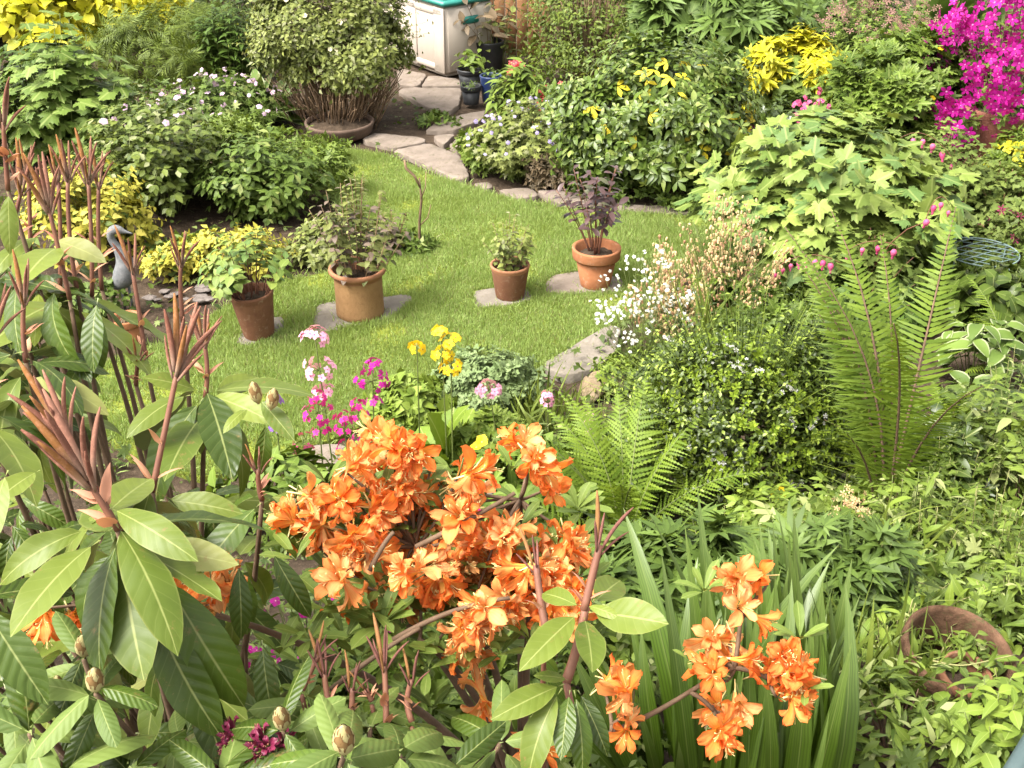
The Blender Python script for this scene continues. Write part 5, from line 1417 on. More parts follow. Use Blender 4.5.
candelabra('primula stalk with a bright magenta whorl beside the pale pink one', 376, 358, 495, [(364, 7, 9), (380, 13, 20), (400, 6, 5)], M['pet_magenta'], 8)
candelabra('primula stalk with deep cerise whorls, lowest of the pink primulas', 326, 394, 505, [(400, 8, 9), (414, 13, 20), (432, 8, 7)], M['pet_cerise'], 8)
candelabra('short primula stalk with small cerise flowers in front of the magenta one', 352, 412, 505, [(418, 6, 7), (428, 8, 8), (446, 8, 7)], M['pet_cerise'], 8)
candelabra('thin primula stalk with fading magenta florets beside the yellow green mound', 366, 398, 500, [(404, 6, 6), (416, 8, 6), (436, 7, 6)], M['pet_cerise'], 8)
candelabra('short pink primula stalk with sparse florets above the pale edging stone', 316, 436, 508, [(442, 10, 7), (456, 11, 6)], M['pet_dkpink'], 8)
candelabra('single round pink primula head over the columbine leaves', 501, 382, 470, [(391, 10, 22)], M['pet_pink'], 9)
candelabra('little cerise primula head among the azalea flowers', 476, 506, 560, [(511, 6, 7)], M['pet_cerise'], 9)
candelabra('white primula head above the azalea flowers', 486, 482, 560, [(490, 11, 16)], M['pet_white'], 12, mats2=M['eye_yellow'])
candelabra('small pink primula spike beside the arching grass', 549, 388, 450, [(394, 5, 8), (400, 6, 8)], M['pet_pink'], 7)
candelabra('slender pink flower spike between arching grass and lacy fern', 585, 414, 475, [(418, 4, 6), (424, 4, 6), (432, 4, 6), (440, 3, 4)], M['pet_pink'], 6)
rosette('primula', 'green primula leaf rosette beside the pale edging stone', 'primula', 345, 515, 110, 445, PRL, 26, M['primleaf'], el=(15, 70), lenj=.4)
stalky('buttercup', 'lone yellow buttercup beside the primula rosette', 'buttercup', 487, 490, 26, 446, [LF['gera']], 14, 3, 3, M['geran'], flowers=[('blossoms', F['cup'], [M['pet_yellow'], M['eye_yellow']], 1, 13, 1)], sh=dict(tipz=.1, base=.6, hvar=.02))
candelabra('drooping bluebell stalk with violet bells by the rhododendron buds', 284, 392, 500, [(398, 5, 5), (404, 7, 6), (416, 7, 6), (428, 6, 6)], M['pet_violet'], 9, mats2=M['pet_lilac'])
bush('leafy_plant', 'green leaf clump behind the orange azalea flowers', 'plant', 520, 545, 120, 462, [LF['ov'], LF['gera2']], 22, 520, M['geran'])
bush('leafy_plant', 'low leaves under the lacy fern', 'plant', 590, 520, 110, 455, [LF['gera2'], LF['ov']], 16, 600, M['mid'])
bush('leafy_plant', 'leafy growth around the rhododendron buds and the cerise primulas', 'plant', 300, 545, 130, 470, [LF['ov'], LF['lancew']], 22, 600, M['geran'])
bush('leafy_plant', 'fresh weeds under the azalea beside the sword leaves', 'plant', 560, 760, 150, 640, [LF['ash'], LF['ov']], 28, 700, M['wild'])
bush('leafy_plant', 'green weeds deep under the orange azalea', 'plant', 430, 720, 220, 600, [LF['ov'], LF['gera2']], 28, 900, M['geran'])

bush('leafy_plant', 'low green clump on the soil beside the clay bowl', 'plant', 300, 205, 90, 150, [LF['ov2'], LF['gera']], 10, 900, M['midlight'])
bush('leafy_plant', 'green sprawl between the rose bush and the tan pot', 'plant', 345, 262, 80, 222, [LF['ov2'], LF['ov3']], 9, 700, M['greygreen'])
bush('leafy_plant', 'low weeds at the foot of the bare stick', 'plant', 405, 258, 60, 236, [LF['tiny_l'], LF['ov2']], 9, 500, M['mid'])
bush('leafy_plant', 'dark leafy mound under the pale maple leaves near the tall fern', 'plant', 850, 345, 120, 285, [LF['gera'], LF['ov2']], 15, 700, M['darklush'])
bush('leafy_plant', 'low green leaves under the coral bells', 'plant', 745, 355, 120, 300, [LF['gera2'], LF['gera']], 17, 700, M['geran'])
bush('leafy_plant', 'soft green filler below the euphorbia', 'plant', 955, 232, 90, 190, [LF['dicen']], 24, 420, M['dicen'])
bush('leafy_plant', 'leafy filler in front of the wire plant support', 'plant', 925, 305, 100, 268, [LF['dicen'], LF['gera']], 20, 560, M['geran'])
bush('leafy_plant', 'dark ivy mound in front of the wire plant support', 'plant', 1000, 318, 90, 282, [LF['heart'], LF['gera']], 20, 400, M['ivy'])
bush('leafy_plant', 'spreading leaves between the glossy shrub and the maple leaves', 'plant', 735, 222, 90, 165, [LF['gera'], LF['ov2']], 12, 700, M['mid'])
bush('leafy_plant', 'pale weedy growth over the wall stones', 'plant', 960, 585, 120, 520, [LF['lancew'], LF['lance']], 22, 360, M['lime'])
bush('leafy_plant', 'green weeds beside the tall fern foot', 'plant', 830, 560, 90, 500, [LF['ov'], LF['lancew']], 20, 420, M['wild'])

def vine(label, pts, leaves, lpx, mat, seed, nl=9):
    """one long trailing stem through points (px, py, height above the soil) with small leaves along it"""
    r = np.random.default_rng(seed)
    w = []
    for x, y, h in pts:
        g = G(x, y); d = ray(x, y); q = g - d / -d[2] * 0
        k = h / -d[2]
        w.append(g - d * k)
    w = np.array(w); base = G(*pts[0][:2]); s = np.linalg.norm(base - [0, 0, CAM_H]) / FPX
    e = thing('creeper', label, 'creeper', base)
    t = np.linspace(0, len(w) - 1, 26)
    p = np.stack([np.interp(t, np.arange(len(w)), w[:, i]) for i in range(3)], -1)
    for _ in range(4):
        p[1:-1] = (p[:-2] + 2 * p[1:-1] + p[2:]) / 4
    p = (p - base)[None]; p[0, 0, 2] = -.02
    pos, Y, Z, sz = along(r, p, nl, t0=.05, size=lpx * s, taper=.2, upw=.3, droop=.2, opp=True)
    obj('foliage', mixed(r, leaves, pos, Y, Z, sz), mat, e)
    obj('stems', tubes(p, np.linspace(.0032, .0016, 26), 5), M['vine_stem'], e)
vine('pale trailing vine looping in front of the tall fern foot', [(860, 610, .0), (880, 560, .25), (915, 545, .3), (960, 560, .28), (1010, 570, .2)], [LF['lancew']], 22, M['wild'], 1, 26)
vine('vine stem arching from the cream edged hosta to the picture edge', [(945, 470, .0), (955, 400, .45), (985, 412, .5), (1020, 420, .5)], [LF['ov']], 16, M['wild'], 2, 14)
vine('thin vine straggling across the mouth of the chipped pot', [(890, 660, .05), (905, 655, .25), (960, 668, .3), (1015, 655, .3)], [LF['lancew']], 18, M['wild'], 3, 18)
vine('trailing vine over the wall stones towards the chipped pot', [(1015, 540, .1), (985, 560, .3), (940, 590, .25), (905, 640, .1)], [LF['lance']], 24, M['wild'], 4, 26)
vine('long vine with drooping leaves above the chipped pot', [(1024, 600, .1), (1000, 590, .35), (960, 600, .3), (925, 625, .2)], [LF['lancew']], 24, M['lime'], 5, 22)
stalky('leafy_plant', 'yellow green fern-like leaflets just below the small leaved shrub', 'plant', 770, 580, 150, 505, [LF['ash']], 32, 60, 6, M['lime'], sh=dict(tipz=.6), al=dict(t0=.3, taper=.1))

LONG = [leaf(.2, 'lance', 8, 1, .3, .9, .2, .15, seed=3), leaf(.17, 'lance', 8, 1, .3, 1.2, .3, .15, seed=4, twist=.5)]
for px, pyb, w, pyt, lab in [(985, 520, 100, 405, 'pale long leaved weed leaning over the dark creeper'), (1000, 650, 90, 575, 'long drooping pale leaves behind the chipped pot'), (915, 600, 80, 500, 'long leaved weed between the tall fern and the chipped pot'), (890, 690, 70, 600, 'arching long leaved weed beside the sword leaves'), (1010, 730, 80, 650, 'long arching leaves spilling over the front of the chipped pot')]:
    stalky('weed', lab, 'plant', px, pyb, w, pyt, LONG, 44, 9, 6, M['lime'], M['vine_stem'], group='long leaved weeds on the bank', sh=dict(tipz=.5, lean=.7), al=dict(t0=.3, upw=.3, droop=.35, taper=.2))
for px, pyb, w, pyt, n, lab in [(850, 560, 50, 470, 10, 'blue green grass blades crossing the fern foot'), (930, 560, 60, 450, 9, 'few long grass blades between the fern and the creepers'), (905, 690, 40, 600, 12, 'grass tuft close against the chipped pot'), (670, 500, 40, 400, 8, 'thin grass stalks in front of the small leaved shrub')]:
    straps('grass_clump', lab, 'grass', px, pyb, w, pyt, n, M['blade'], .03, el=(35, 85), droop=1.1)

for px, pyb, w, pyt, lab, mt in [(620, 202, 90, 172, 'low leafy fringe at the foot of the glossy shrub by the last paving stones', 'mid'), (690, 212, 70, 182, 'small weeds between the glossy shrub and the lawn corner', 'geran'), (300, 178, 80, 135, 'soft weeds between the low rose bush and the clay bowl', 'midlight'), (140, 135, 90, 88, 'green weeds between the lobed shrub and the cranesbill', 'mid'), (440, 128, 40, 116, 'little weeds in the soil between the path stones', 'mid')]:
    bush('weed', lab, 'plant', px, pyb, w, pyt, [LF['gera'], LF['ov2'], LF['tiny_l']], 9, 600 if w > 60 else 110, M[mt])

for px, pyb, w, pyt, n, lab in [(925, 560, 130, 440, 44, 'fine stemmed weeds tangled between the tall fern and the creepers'), (990, 600, 110, 480, 40, 'fine stemmed weeds over the wall stones'), (850, 640, 110, 530, 34, 'thin weeds threaded behind the sword leaves'), (900, 700, 90, 620, 34, 'fine weeds crowding round the chipped pot'), (735, 600, 120, 520, 30, 'thin weeds coming up through the fine cut foliage'), (590, 470, 80, 400, 26, 'thin weeds beside the arching grassy clump'), (1000, 470, 90, 350, 34, 'fine stemmed weeds around the cream edged hosta')]:
    stalky('weed', lab, 'plant', px, pyb, w, pyt, [LF['tiny_l'], LF['lance'], LF['ov2']], 13, n, 13, M['wild'], M['vine_stem'], stem_r=.0018, sh=dict(tipz=.4, base=.7, hvar=.45), al=dict(t0=.25, taper=.4))
vine('wiry vine stem crossing between the sword leaves and the weeds', [(840, 640, .1), (870, 600, .35), (905, 580, .4), (950, 590, .3)], [LF['ov2']], 13, M['lime'], 7, 16)
vine('wiry vine climbing past the tall fern foot', [(930, 520, .0), (925, 470, .4), (950, 440, .5), (1000, 455, .4)], [LF['lancew']], 16, M['lime'], 8, 18)
vine('small leaved vine loop below the cream edged hosta', [(960, 500, .1), (985, 470, .35), (1015, 480, .4), (1030, 500, .3)], [LF['tiny_l']], 10, M['wild'], 9, 10)
# ------------------------------------------------------------------ rhododendrons and the orange azalea close by
RH = [leaf(.35, 'ell', 11, 2, .12, .35, .12, .1, seed=1), leaf(.30, 'ell', 11, 2, -.15, .55, .15, .1, seed=2), leaf(.47, 'ell', 11, 2, .15, .2, .1, .1, seed=3), leaf(.31, 'ell', 11, 2, .25, .75, .2, .1, seed=4, twist=.4), leaf(.33, 'ell', 11, 2, -.3, .9, .25, .1, seed=7, twist=-.5), leaf(.29, 'oblong', 11, 2, .3, .15, .3, .12, seed=8, twist=.25), leaf(.36, 'obov', 11, 2, -.2, .65, .2, .1, seed=9, twist=-.3), leaf(.27, 'ell', 11, 2, .4, 1.0, .1, .1, seed=10, twist=.6)]
RHS = [leaf(.31, 'oblong', 9, 2, -.4, .25, .12, .08, seed=5), leaf(.34, 'oblong', 9, 2, -.35, .4, .1, .08, seed=6)]
def spindle(k=7, L=1.0, w=.055, bend=.12, seed=0):
    r = np.random.default_rng(seed)
    z = np.linspace(0, 1, k)
    path = np.column_stack([np.zeros(k), z * L, bend * z ** 2])
    rad = w * np.sin(np.pi * np.clip(z * .80 + .14, 0, 1)) ** .6
    rad[-1] = w * .25
    t = tubes(path, rad, 6)
    t.v[:, 2] = np.where(True, t.v[:, 2] * 1.0, 0)
    return t
SPN = [spindle(8, 1, .047, .10, 1), spindle(8, 1, .040, .24, 2), spindle(8, 1, .043, -.05, 3)]
BUD = lathe([(0.001, 1), (.07, .93), (.17, .75), (.25, .48), (.24, .25), (.15, .08), (.08, 0), (.06, -.08)], 14)
def scaly_bud(seed):
    r = np.random.default_rng(seed)
    sc = leaf(.8, 'ovate', 4, 2, -.3, .15)
    ts = [BUD.moved(sc=.96)]
    pos, Y, Z, S = [], [], [], []
    for i in range(26):
        t = i / 26; a = i * 2.4; zz = .02 + .72 * t
        rad = np.interp(zz, [0, .08, .25, .5, .75, .93, 1], [.08, .15, .24, .25, .17, .07, 0]) * .97
        o = np.array([math.cos(a), math.sin(a), 0])
        pos.append(o * rad + UP * zz); Y.append(UP * .9 + o * (.42 - .8 * t)); Z.append(o); S.append(.36 - .08 * t)
    ts.append(inst(sc, np.array(pos), np.array(Y), np.array(Z), np.array(S)))
    return join(ts)

class Shrub:
    def __init__(self, name, label, cat, base, leafs, seed):
        self.o = np.array(base, float); self.o[2] = float(ground_z(base[0], base[1]))
        self.e = thing(name, label, cat, self.o)
        self.r = np.random.default_rng(seed); self.T = leafs
        self.top, self.dark, self.st = [], [], []
    def leaf(self, p, Y, Z, L, dark=False, k=None):
        t = self.T[int(self.r.choice(len(self.T), p=np.array([.18, .16, .04, .16, .13, .12, .09, .12]) if len(self.T) == 8 else None)) if k is None else k]
        (self.dark if dark else self.top).append(inst(t, np.asarray(p) - self.o, Y, Z, L))
    def whorl(self, p, n, L, axis=(0, 0, 1), el=(-35, 15), dark=0.3, phase=None, stem=True, rad=.0048):
        r = self.r; A = nrm(np.asarray(axis, float))
        a = nrm(np.cross(A, [.3, .9, .1])); b = np.cross(A, a)
        ph = r.random() * 6.28 if phase is None else phase
        for i in range(n):
            th = ph + i * 2.4 + r.normal(0, .12)
            ev = math.radians(r.uniform(*el))
            o = a * math.cos(th) + b * math.sin(th)
            Y = o * math.cos(ev) + A * math.sin(ev)
            Z = A * math.cos(ev) - o * math.sin(ev)
            self.leaf(np.asarray(p) + A * (.006 * i - .01 * n * .3), Y, Z + r.normal(0, .25, 3), L * r.uniform(.72, 1.08), r.random() < dark)
        if stem:
            self.stem(p, rad)
    def stem(self, p, rad=.0065, via=None):
        r = self.r
        q = np.asarray(p) - self.o
        foot = np.array([q[0] * .12, q[1] * .12, -.04])
        mid = np.array([q[0] * .75, q[1] * .75, q[2] * .45]) + r.normal(0, .04, 3)
        self.st.append(tubes(bez(foot[None], mid[None], q[None], 12), np.linspace(rad * 2.0, rad * .75, 12), 7))
    def candle(self, p, tip, n, L, mat='candle', flare=.35, bracts=4, rad=.0055, smat='stem_red'):
        """a new shoot: a reddish stalk from p to tip, crowned by upright furry rolled leaves"""
        r = self.r; p = np.asarray(p) - self.o; tip = np.asarray(tip) - self.o
        A = nrm(tip - p)
        side = nrm(np.cross(A, [.2, .8, .3]))
        mid = (p + tip) / 2 + side * r.normal(0, .006)
        ts = [tubes(bez(p[None], mid[None], tip[None], 8), np.linspace(rad, rad * .8, 8), 8)]
        a = side; b = np.cross(A, a)
        for i in range(n):
            th = i * 2.4 + r.normal(0, .2); f = (i / max(1, n - 1))
            o = a * math.cos(th) + b * math.sin(th)
            sp = flare * (0.25 + .95 * f) * r.uniform(.7, 1.25)
            Y = nrm(A + o * sp)
            ts.append(inst(SPN[i % 3], tip - A * L * (.18 * f) + o * rad * .9, Y, o, L * (1.05 - .4 * f) * r.uniform(.85, 1.1)))
            ts[-1].m = np.full(len(ts[-1].f), 1)
        bl = leaf(.3, 'lance', 5, 1, .5, -.5)
        for i in range(bracts):
            th = r.random() * 6.28; o = a * math.cos(th) + b * math.sin(th)
            c = p + (tip - p) * r.uniform(.05, .5)
            ts.append(inst(bl, c, A * .9 + o * .6, o, L * r.uniform(.35, .6))); ts[-1].m = np.full(len(ts[-1].f), 2)
        obj('new_shoot', ts, [M[smat], M[mat], M['bract']], self.e)
    def bud(self, p, L, axis=(0, 0, 1), seed=0):
        obj('flower_bud', inst(scaly_bud(seed), np.asarray(p) - self.o, np.cross(axis, [.3, .8, .2]), axis, L), M['bud'], self.e)
    def done(self, mt, md, smat='stem_brown'):
        if self.top:
            obj('leaves', self.top, M[mt], self.e)
        if self.dark:
            obj('old_leaves', self.dark, M[md], self.e)
        obj('branches', self.st, M[smat], self.e)

def px_len(L, r):
    return L * r / FPX

R1 = Shrub('rhododendron', 'large leaved rhododendron with furry red brown upright shoots, tallest shrub', 'rhododendron', (-0.72, 1.78, 0), RH, 11)
# shoots: (whorl x, y) (shoot tip x, y), distance, rolled leaves, their px length, leaves in the whorl, leaf px length
SHOOTS = [
    (118, 530, 86, 478, 1.42, 10, 105, 8, 120), (152, 492, 178, 368, 1.55, 9, 78, 8, 112), (205, 398, 204, 342, 1.95, 8, 48, 9, 92),
    (146, 362, 132, 268, 2.1, 7, 44, 0, 75), (183, 322, 181, 262, 2.15, 8, 40, 0, 70), (26, 362, 24, 300, 1.9, 6, 46, 8, 90),
    (70, 300, 48, 205, 2.1, 9, 62, 6, 95), (78, 295, 68, 176, 2.2, 8, 44, 3, 80), (92, 296, 88, 178, 2.25, 8, 46, 0, 90), (102, 290, 99, 182, 2.3, 6, 42, 0, 85),
    (60, 290, 58, 180, 2.3, 5, 40, 3, 85), (8, 190, 3, 122, 2.1, 5, 58, 2, 60), (136, 385, 138, 362, 2.1, 6, 32, 0, 60), (12, 268, 22, 190, 2.25, 6, 46, 7, 90),
    (120, 532, 64, 432, 1.44, 9, 80, 0, 100),
    (262, 500, 258, 470, 1.75, 5, 36, 5, 80), (30, 250, 28, 175, 2.35, 5, 40, 4, 80), (-15, 420, -5, 330, 1.8, 6, 60, 7, 95),
]
for i, (x, y, tx, ty, d, n, lp, nw, wl) in enumerate(SHOOTS):
    p = P(x, y, d); t = P(tx, ty, d * .985)
    R1.whorl(p, nw, px_len(wl, d) * 1.15, axis=nrm(t - p) + UP * .5, el=(-40, 12), dark=.28)
    R1.candle(p, t, n + 1, px_len(lp, d) * .86, flare=.42, rad=.0042)
# leaves that can be told apart in the photograph: stalk end, tip, distance at both, facing, dark
def one(S, x0, y0, x1, y1, d0, d1, k=0, dark=False, face=(0, -.6, 1), w=1.0):
    a, b = P(x0, y0, d0), P(x1, y1, d1)
    S.leaf(a, b - a, face, np.linalg.norm(b - a) * .95, dark, k)
for a in [(122, 552, 136, 672, 1.42, 1.36, 2, False, (.1, -1, .4)), (158, 565, 245, 720, 1.44, 1.42, 1, True, (.3, -1, .7)), (150, 600, 205, 745, 1.47, 1.44, 0, True, (0, -1, .3)),
          (100, 540, 8, 606, 1.42, 1.32, 0, False, (-.1, -.5, 1)), (92, 528, -12, 560, 1.44, 1.40, 3, False), (140, 548, 226, 556, 1.43, 1.36, 0, False, (0, -.7, 1)),
          (110, 508, 172, 535, 1.42, 1.30, 1, False), (160, 500, 235, 505, 1.55, 1.50, 0, False), (100, 520, 150, 470, 1.45, 1.52, 2, False), (128, 575, 112, 640, 1.45, 1.42, 3, False, (.8, -.6, .3)),
          (-20, 600, 42, 700, 1.40, 1.36, 0, True, (.2, -.7, 1)), (8, 470, -20, 540, 1.5, 1.45, 0, False), (40, 470, -5, 495, 1.6, 1.55, 2, False), (100, 640, 135, 745, 1.46, 1.44, 3, False, (.9, -.4, .2)),
          (196, 660, 215, 770, 1.5, 1.47, 0, True, (0, -1, .3)), (238, 560, 245, 640, 1.6, 1.58, 1, True, (.4, -1, .3)), (270, 548, 310, 620, 1.62, 1.6, 1, True, (.3, -1, .5)), (262, 640, 268, 720, 1.62, 1.6, 0, True, (0, -1, .4)),
          (84, 360, 62, 388, 2.0, 1.95, 0, True), (72, 352, 78, 362, 2.0, 1.9, 1, True), (98, 298, 84, 365, 1.95, 1.9, 0, True, (-.2, -1, .5)), (100, 310, 98, 378, 1.98, 1.95, 1, True, (.5, -1, .3)), (56, 285, 36, 360, 2.0, 1.9, 3, True, (-.5, -1, .4)),
          (20, 275, 2, 345, 2.0, 1.92, 0, True, (-.5, -1, .5)), (52, 240, 96, 250, 2.2, 2.1, 0, False), (40, 236, -10, 250, 2.2, 2.1, 1, False), (60, 246, 20, 268, 2.1, 1.95, 2, False),
          (208, 395, 262, 410, 1.95, 1.85, 0, False), (200, 392, 152, 372, 1.95, 1.9, 0, False), (212, 398, 258, 372, 1.95, 2.0, 2, False), (205, 405, 196, 440, 1.95, 1.88, 1, False), (190, 395, 132, 410, 1.9, 1.8, 1, False),
          (258, 398, 290, 432, 1.8, 1.74, 0, False), (250, 408, 225, 420, 1.8, 1.75, 1, False), (266, 420, 262, 480, 1.8, 1.78, 3, True, (.3, -1, .3))]:
    one(R1, *a)
# fill: older whorls lower in the bush
r3 = np.random.default_rng(41)
for i in range(40):
    x = r3.uniform(-60, 285); y = r3.uniform(440, 790); d = r3.uniform(1.6, 2.25) + (0.35 if y > 650 else 0)
    if x > 170 and y < 500:
        continue
    if x > 130 and y < 470:
        continue
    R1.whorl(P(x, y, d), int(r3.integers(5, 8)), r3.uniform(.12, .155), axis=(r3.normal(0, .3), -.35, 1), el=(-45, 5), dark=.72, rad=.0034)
for i in range(15):
    x = r3.uniform(-60, 75); y = r3.uniform(270, 440); d = r3.uniform(2.1, 2.6)
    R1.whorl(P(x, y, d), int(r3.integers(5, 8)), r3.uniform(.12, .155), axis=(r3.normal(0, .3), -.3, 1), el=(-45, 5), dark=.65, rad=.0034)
R1.bud(P(258, 402, 1.76), px_len(26, 1.76), (-.1, -.1, 1), 1)
R1.bud(P(271, 408, 1.76), px_len(26, 1.76), (.25, -.1, 1), 2)
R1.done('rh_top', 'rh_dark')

R2 = Shrub('rhododendron', 'low rhododendron with grey green rolled leaves, plump buds and a maroon flower', 'rhododendron', (-0.42, 1.3, 0), RHS, 12)
for x, y, d, n, lp, bl in [(96, 690, 1.40, 7, 62, 34), (84, 655, 1.46, 6, 56, 30), (62, 690, 1.5, 5, 56, 22), (344, 752, 1.30, 7, 84, 44), (284, 728, 1.40, 6, 66, 34), (400, 752, 1.38, 6, 74, 0), (30, 730, 1.42, 7, 74, 0), (130, 765, 1.42, 6, 78, 0),
                           (452, 770, 1.45, 6, 70, 0), (220, 775, 1.40, 6, 80, 0), (180, 735, 1.55, 6, 70, 0), (10, 690, 1.55, 6, 70, 0), (60, 770, 1.4, 6, 76, 0), (310, 700, 1.55, 5, 62, 0), (500, 740, 1.55, 5, 60, 0), (370, 725, 1.5, 5, 66, 0)]:
    R2.whorl(P(x, y + 4, d), n, px_len(lp, d) * 1.1, axis=(r3.normal(0, .15), -.25, 1), el=(-28, 20), dark=.25, rad=.004)
    if bl:
        R2.bud(P(x, y, d), px_len(bl, d), nrm(np.array([r3.normal(0, .12), -.15, 1])), int(x))
def maroon(S, p, d):
    r = np.random.default_rng(8)
    ts = []
    for i in range(11):
        o = nrm(r.normal(0, 1, 3) + [0, -.4, .6])
        ts.append(inst(TRUMP[i % 6], p - S.o + o * px_len(17, d), np.cross(o, r.normal(0, 1, 3)), o, px_len(24, d) * np.array([[.8, .8, 1.2]])))
    obj('flower_truss', ts, [M['pet_maroon'], M['bract']], S.e)
maroon(R2, P(270, 748, 1.42), 1.42)
maroon(R2, P(240, 738, 1.48), 1.3)
R2.done('rh_small', 'rh_dark')

R3 = Shrub('rhododendron', 'young rhododendron sprig with broad leaves in front of the orange flowers', 'rhododendron', (0.10, 1.32, 0), RH, 13)
for a in [(588, 612, 660, 618, 1.42, 1.36, 2, False, (0, -.6, 1)), (580, 612, 528, 656, 1.42, 1.34, 0, False), (584, 616, 596, 662, 1.42, 1.35, 2, False, (.2, -1, .4)), (582, 608, 536, 584, 1.43, 1.48, 0, False), (592, 604, 624, 574, 1.43, 1.5, 2, False),
          (586, 606, 614, 610, 1.42, 1.38, 1, False), (570, 690, 560, 752, 1.42, 1.38, 0, True, (-.2, -1, .4)), (564, 684, 500, 710, 1.42, 1.36, 0, False), (562, 688, 512, 770, 1.42, 1.36, 3, False, (-.5, -.8, .6)), (574, 690, 592, 775, 1.42, 1.40, 1, True, (.3, -1, .3)), (568, 680, 545, 672, 1.42, 1.38, 1, False), (578, 690, 610, 750, 1.46, 1.42, 3, True, (.3, -1, .3))]:
    one(R3, *a)
R3.stem(P(566, 682, 1.43), .006); R3.st.append(tubes(bez(P(566, 682, 1.43)[None] - R3.o, P(578, 650, 1.43)[None] - R3.o, P(586, 605, 1.42)[None] - R3.o, 8), np.linspace(.0065, .005, 8), 7))
R3.candle(P(584, 610, 1.42), P(600, 545, 1.41), 5, px_len(50, 1.42), 'candle_dark', .45)
R3.candle(P(546, 630, 1.5), P(536, 565, 1.5), 4, px_len(40, 1.5), 'candle_dark', .4)
R3.stem(P(546, 630, 1.5), .004)
R3.done('rh_top', 'rh_dark', 'stem_red')

R4 = Shrub('rhododendron', 'small shrublet of dark red shoots rising under the orange flowers', 'rhododendron', (-0.2, 1.5, 0), RHS, 14)
for x, y, tx, ty, n, lp in [(334, 726, 324, 672, 6, 38), (350, 722, 352, 688, 5, 32), (386, 732, 384, 664, 7, 44), (412, 722, 412, 680, 5, 36), (372, 700, 366, 690, 4, 26), (302, 690, 318, 655, 5, 32)]:
    R4.candle(P(x, y, 1.52), P(tx, ty, 1.51), n, px_len(lp, 1.5), 'candle_dark', .5, 5, rad=.0042)
    R4.whorl(P(x, y + 6, 1.53), 4, px_len(52, 1.5), el=(-40, 10), dark=.5, rad=.004)
R4.done('rh_small', 'rh_dark', 'stem_red')

# the orange azalea
AZ0 = np.array([0.02, 1.62, 0]); AZ0[2] = float(ground_z(AZ0[0], AZ0[1]))
AZ = thing('azalea', 'orange flowering azalea with flowers massed on bare branches', 'azalea', AZ0)
ra = np.random.default_rng(21)
TR = [(386, 440, 3), (399, 452, 5), (436, 490, 6), (456, 487, 5), (409, 500, 6), (443, 515, 5), (383, 478, 4), (369, 510, 6), (336, 500, 5), (300, 525, 4), (319, 532, 5), (352, 530, 5), (366, 550, 5), (339, 568, 5), (399, 560, 4), (423, 565, 5), (396, 530, 4),
      (486, 543, 5), (506, 540, 5), (469, 550, 5), (496, 570, 5), (456, 582, 5), (429, 602, 4), (403, 600, 3), (456, 630, 4), (440, 575, 4), (470, 655, 3), (480, 690, 2),
      (522, 558, 5), (562, 550, 6), (579, 562, 5), (522, 602, 5), (562, 588, 5), (545, 613, 4), (545, 570, 5), (532, 455, 4), (520, 440, 3), (547, 483, 3),
      (212, 578, 4), (228, 600, 4), (40, 615, 3), (66, 618, 3), (190, 565, 3), (510, 598, 4), (350, 590, 4)]
MASS = np.array([(288, 520), (318, 478), (370, 432), (410, 438), (475, 480), (478, 520), (560, 530), (592, 560), (588, 610), (500, 620), (470, 660), (430, 625), (390, 610), (345, 600), (325, 575)], float)
q_ = ra.uniform((285, 430), (592, 660), (600, 2)); q_ = q_[inside(q_, MASS)][:46]
TR += [(a, b, int(ra.integers(2, 5))) for a, b in q_]
BR = [(712, 638, 4), (733, 641, 3), (715, 672, 4), (738, 660, 3), (718, 706, 3), (736, 700, 3), (720, 730, 5), (738, 576, 4), (760, 578, 4), (738, 607, 2), (756, 618, 3), (764, 672, 3), (784, 654, 4), (788, 675, 4), (802, 674, 4), (792, 698, 4), (608, 680, 4), (628, 692, 3), (626, 730, 3), (538, 752, 4)]
tips = []
def truss(x, y, n, d, spread, size, wilt=.0):
    c = P(x, y, d) - AZ0
    base_dir = nrm(np.array([ra.normal(0, .5), -.5, .4]))
    ts = []
    for i in range(n):
        o = nrm(base_dir + ra.normal(0, .75, 3) * (1 if n > 1 else .3))
        q = c + o * spread * ra.uniform(.55, 1.1)
        w = ra.random() < wilt
        t = (TRUMP_W if w else TRUMP)[int(ra.integers(3 if w else 6))]
        g = inst(t, q, np.cross(o, ra.normal(0, 1, 3)), o - UP * .15, size * ra.uniform(.82, 1.12))
        k = 3 if w else (2 if ra.random() < .5 else 0)
        g.m = np.where(g.m == 0, k, 1)
        ts.append(g)
        ts.append(tubes(np.array([c - base_dir * spread * .9, q - o * size * .85]), np.array([.0012, .0012]), 4, 4))
    obj('flower_truss', ts, [M['pet_orange'], M['stamen'], M['pet_salmon'], M['pet_wilt'], M['stem_green']], AZ)
    tips.append(c - base_dir * spread)
for x, y, n in TR:
    d = ra.uniform(1.62, 1.82); n = max(2, n - 1)
    truss(x + ra.normal(0, 3), y + ra.normal(0, 3), n + 1, d, .028, .055, .14 if y > 540 else .05)
for x, y, n in BR:
    n = max(1, n - 1)
    truss(x, y, n, 1.62 + ra.normal(0, .03), .022, .052)
tips = np.array(tips)
st = []
hub = lambda *a: P(*a) - AZ0
for foot, joint in (((430, 700), (440, 560)), ((420, 690), (380, 560)), ((450, 700), (520, 585)), ((400, 700), (330, 575)), ((440, 690), (400, 500))):
    pass
J = [hub(416, 547, 1.72), hub(470, 610, 1.72), hub(350, 575, 1.74), hub(420, 640, 1.7), hub(530, 610, 1.72), hub(600, 738, 1.62), hub(520, 500, 1.78), hub(200, 610, 1.75)]
for j in J:
    st.append(tubes(bez(np.array([[0, 0, -.04]]), (j * [.35, .35, .6])[None], j[None], 10), np.linspace(.010, .0045, 10), 7))
JA = np.array(J)
